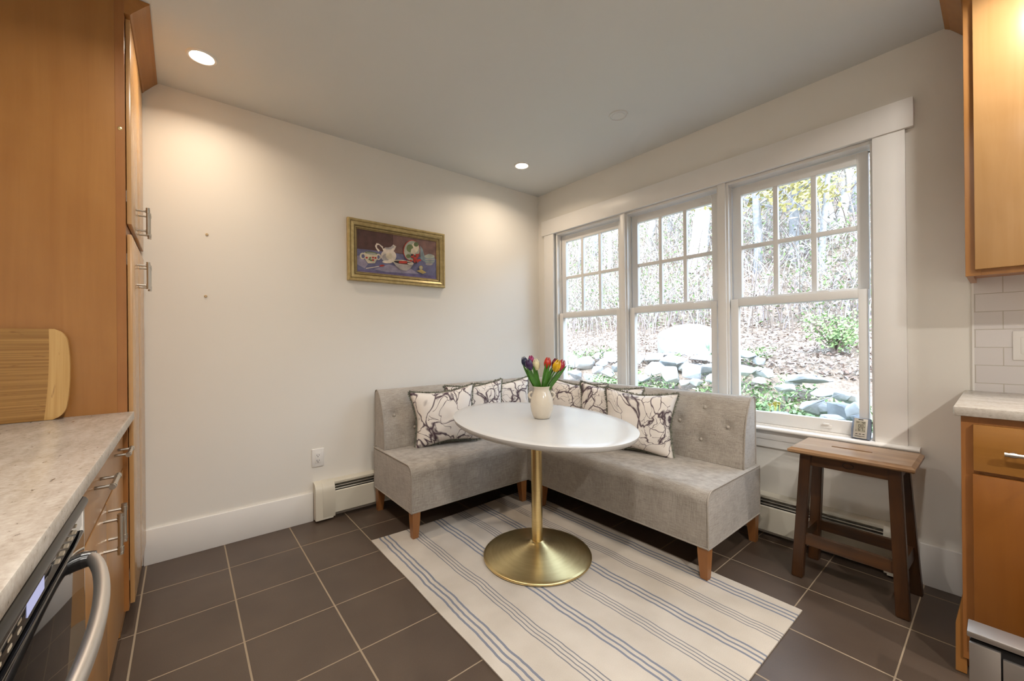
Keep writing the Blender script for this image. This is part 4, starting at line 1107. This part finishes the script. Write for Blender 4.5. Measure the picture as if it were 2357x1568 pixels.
clump(grasp(1783, 950, 1.9), .30, 34, 6, 'daffodil clump with yellow blooms seen through the right window')
clump(grasp(1632, 822, 4.2), .26, 14, 0, 'small green bulb clump beside the flat-topped boulder')
clump(grasp(1810, 905, 2.9), .16, 18, 0, 'low leafy bulb clump at the centre of the right window')
def shrub(p, h, w, label, leaf, nst=16, nl=500):
    t = thing('garden_shrub', label, 'shrub', p, 'shrubs on the hillside')
    s_ = MB(); lf_ = MB()
    for k in range(nst):
        a = rnd.random()*6.28; sp_ = rnd.uniform(.1, 1)*w; hh = h*rnd.uniform(.55, 1)
        pts = [p+V((math.cos(a)*sp_*f**1.3, math.sin(a)*sp_*f**1.3, hh*f-.04)) for f in (0, .3, .6, .85, 1)]
        s_.tube(pts, [.011, .009, .007, .005, .003], 4, False)
        for j in range(nl//nst):
            f = rnd.uniform(.3, 1); i0 = min(3, int(f*4)); q = pts[i0].lerp(pts[i0+1], rnd.random())+V((rnd.gauss(0, .09), rnd.gauss(0, .09), rnd.gauss(0, .07)))*w*1.5
            d1 = V((rnd.gauss(0, 1), rnd.gauss(0, 1), rnd.gauss(0, .6))).normalized()*.024; d2 = d1.orthogonal()*.6
            lf_.face([q-d1, q+d2, q+d1, q-d2])
    part('branch', s_, CANE[2], t, 60); part('foliage', lf_, leaf, t, 0)
shrub(grasp(1925, 835, 4.2), .62, .42, 'loose green shrub on the slope at the right window edge', GRN[0], 26, 900)
shrub(grasp(1380, 870, 2.7), .26, .34, 'bright green low shrub under the left window rocks', GRN[1], 18, 700)
shrub(grasp(1720, 905, 2.2), .26, .36, 'leafy green perennial at the lower left of the right window', GRN[0], 18, 500)
shrub(grasp(1840, 935, 2.0), .22, .34, 'leafy green perennial right of the daffodils', GRN[1], 18, 600)
shrub(grasp(1550, 812, 3.9), .12, .14, 'tiny green tuft above the middle window rocks', GRN[0], 8, 160)
shrub(grasp(1466, 862, 2.9), .16, .12, 'small green plant left of the middle window rocks', GRN[0], 8, 160)

# trees
BARK = [plain('bark_pale', (.46, .44, .43), .9, var=.25, scale=12, bump=.5, bscale=20), plain('bark_grey', (.22, .22, .23), .9, var=.25, scale=12, bump=.5, bscale=20)]
CEDAR = fol('cedar_gold', (.52, .46, .17)); CEDAR2 = fol('cedar_green', (.28, .36, .16))
def tree(x, y, h, r, label, bark, seed, leaf=None, lean=0, nl=0, split=False):
    rr = random.Random(seed); p = V((x, y, gz(x, y)-.1))
    t = thing('tree', label, 'tree', p, 'trees on the hillside')
    tb = MB(); tips = []
    def limb(p0, d, L, r0, lvl):
        n = 6; pts = [p0]; dd = d.copy()
        for k in range(n):
            dd = (dd+V((rr.gauss(0, .10), rr.gauss(0, .10), rr.gauss(0, .05)+.03))).normalized(); pts.append(pts[-1]+dd*L/n)
        tb.tube(pts, [r0*(1-.62*k/n) for k in range(n+1)], 8 if lvl == 0 else 5, False)
        if lvl < 2:
            nb = (9 if lvl == 0 else 4)
            for k in range(nb):
                f = rr.uniform(.18 if lvl == 0 else .2, .98); i0 = min(n-1, int(f*n)); q = pts[i0].lerp(pts[i0+1], f*n-i0)
                a = rr.random()*6.28; nd = (dd*.5+V((math.cos(a), math.sin(a), rr.uniform(-.05, .6)))).normalized()
                limb(q, nd, L*rr.uniform(.22, .42)*(1.2-.5*f), r0*.34*(1-.5*f), lvl+1)
        else: tips.extend(pts[2:])
    d0 = V((math.sin(lean), rr.gauss(0, .05), 1)).normalized()
    if split:
        limb(p, (d0+V((-.16, 0, 0))).normalized(), h, r, 0); limb(p, (d0+V((.20, .05, 0))).normalized(), h*.9, r*.85, 0)
    else: limb(p, d0, h, r, 0)
    part('trunk', tb, bark, t, 60)
    if leaf and tips:
        lb = MB()
        for _ in range(nl):
            q = rr.choice(tips)+V((rr.gauss(0, .18), rr.gauss(0, .18), rr.gauss(0, .14)))
            d1 = V((rr.gauss(0, 1), rr.gauss(0, 1), rr.gauss(0, .5))).normalized()*rr.uniform(.04, .09); d2 = d1.orthogonal()*.55
            lb.face([q-d1, q+d2, q+d1, q-d2])
        part('foliage', lb, leaf, t, 0)
def tp(px, Y): d = F2+R3*((px-1178.5)/F_PX); k = (Y-CAM.y)/d.y; return CAM.x+d.x*k
TR = [(1335, 13, 8, .10, 'slender bare tree at the left edge of the left window', 1, None, .03, False), (1372, 15, 9, .13, 'bare grey tree in the middle of the left window', 1, None, -.02, False), (1402, 11, 7, .09, 'pale bare tree with leaning branch at the right of the left window', 0, None, .12, False),
      (1490, 14, 9, .16, 'pale leaning trunk at the left of the middle window', 0, None, .14, False), (1545, 17, 10, .15, 'thin grey tree centred in the middle window', 1, None, 0, False), (1603, 10.5, 8, .30, 'thick pale trunk at the right of the middle window', 0, None, -.02, False), (1635, 13, 7, .10, 'gold-green cedar at the right edge of the middle window', 1, CEDAR, 0, False),
      (1745, 10, 6, .12, 'gold-green cedar at the left of the right window', 1, CEDAR, 0, False), (1830, 10.5, 6.5, .13, 'gold-green cedar in the middle of the right window', 1, CEDAR, .03, False), (1790, 15, 10, .18, 'dark green tree behind the cedars', 1, CEDAR2, 0, False), (1925, 12, 7, .14, 'forked pale bare tree at the top right of the right window', 0, None, 0, True), (1965, 14, 8, .12, 'grey bare tree at the right edge of the right window', 1, None, .05, False), (1895, 9.5, 4.5, .08, 'small cedar low at the right of the right window', 1, CEDAR, 0, False)]
for i, (px, Y, h, r, lab, bk, lf, ln, spl) in enumerate(TR):
    tree(tp(px, Y), Y, h, r, lab, BARK[bk], 40+i, lf, ln, 1500 if lf else 0, spl)

# ------------------------------------------------------------------ light
w = bpy.data.worlds.new('world'); sc.world = w; w.use_nodes = True
bg = w.node_tree.nodes['Background']
sky = w.node_tree.nodes.new('ShaderNodeTexSky'); sky.sky_type = 'NISHITA'; sky.sun_disc = False; sky.sun_elevation = math.radians(48); sky.sun_rotation = math.radians(150)
mixn = w.node_tree.nodes.new('ShaderNodeMix'); mixn.data_type = 'RGBA'; mixn.inputs[0].default_value = .55
w.node_tree.links.new(sky.outputs[0], mixn.inputs[6]); mixn.inputs[7].default_value = (3.2, 3.9, 4.7, 1)
w.node_tree.links.new(mixn.outputs[2], bg.inputs['Color']); bg.inputs['Strength'].default_value = 1.22
sun = bpy.data.lights.new('sun', 'SUN'); sun.energy = 3.2; sun.angle = math.radians(.6); sun.color = (1, .96, .90)
so = bpy.data.objects.new('sun', sun); COL.objects.link(so)
sd_ = V((.45, -.72, .95)).normalized(); so.rotation_euler = sd_.to_track_quat('Z', 'Y').to_euler(); so.location = (4, -8, 10)
for a, b in ((.235, .945), (.987, 1.688), (1.733, 2.433)):
    L = bpy.data.lights.new('window_portal', 'AREA'); L.shape = 'RECTANGLE'; L.size = b-a; L.size_y = 1.5; L.cycles.is_portal = True
    o = bpy.data.objects.new('window_portal', L); COL.objects.link(o); o.location = ((a+b)/2, .17, 1.385); o.rotation_euler = (-PI/2, 0, 0)

vs = sc.view_settings; vs.view_transform = 'Standard'; vs.look = 'None'; vs.exposure = .58; vs.gamma = 1; vs.use_curve_mapping = False
sc.cycles.max_bounces = 7; sc.cycles.diffuse_bounces = 4; sc.cycles.glossy_bounces = 3; sc.cycles.use_adaptive_sampling = True; sc.cycles.adaptive_threshold = .08; sc.cycles.adaptive_min_samples = 16; sc.cycles.transparent_max_bounces = 16
sc.cycles.caustics_reflective = False; sc.cycles.caustics_refractive = False; sc.cycles.sample_clamp_indirect = 6; sc.cycles.use_denoising = True
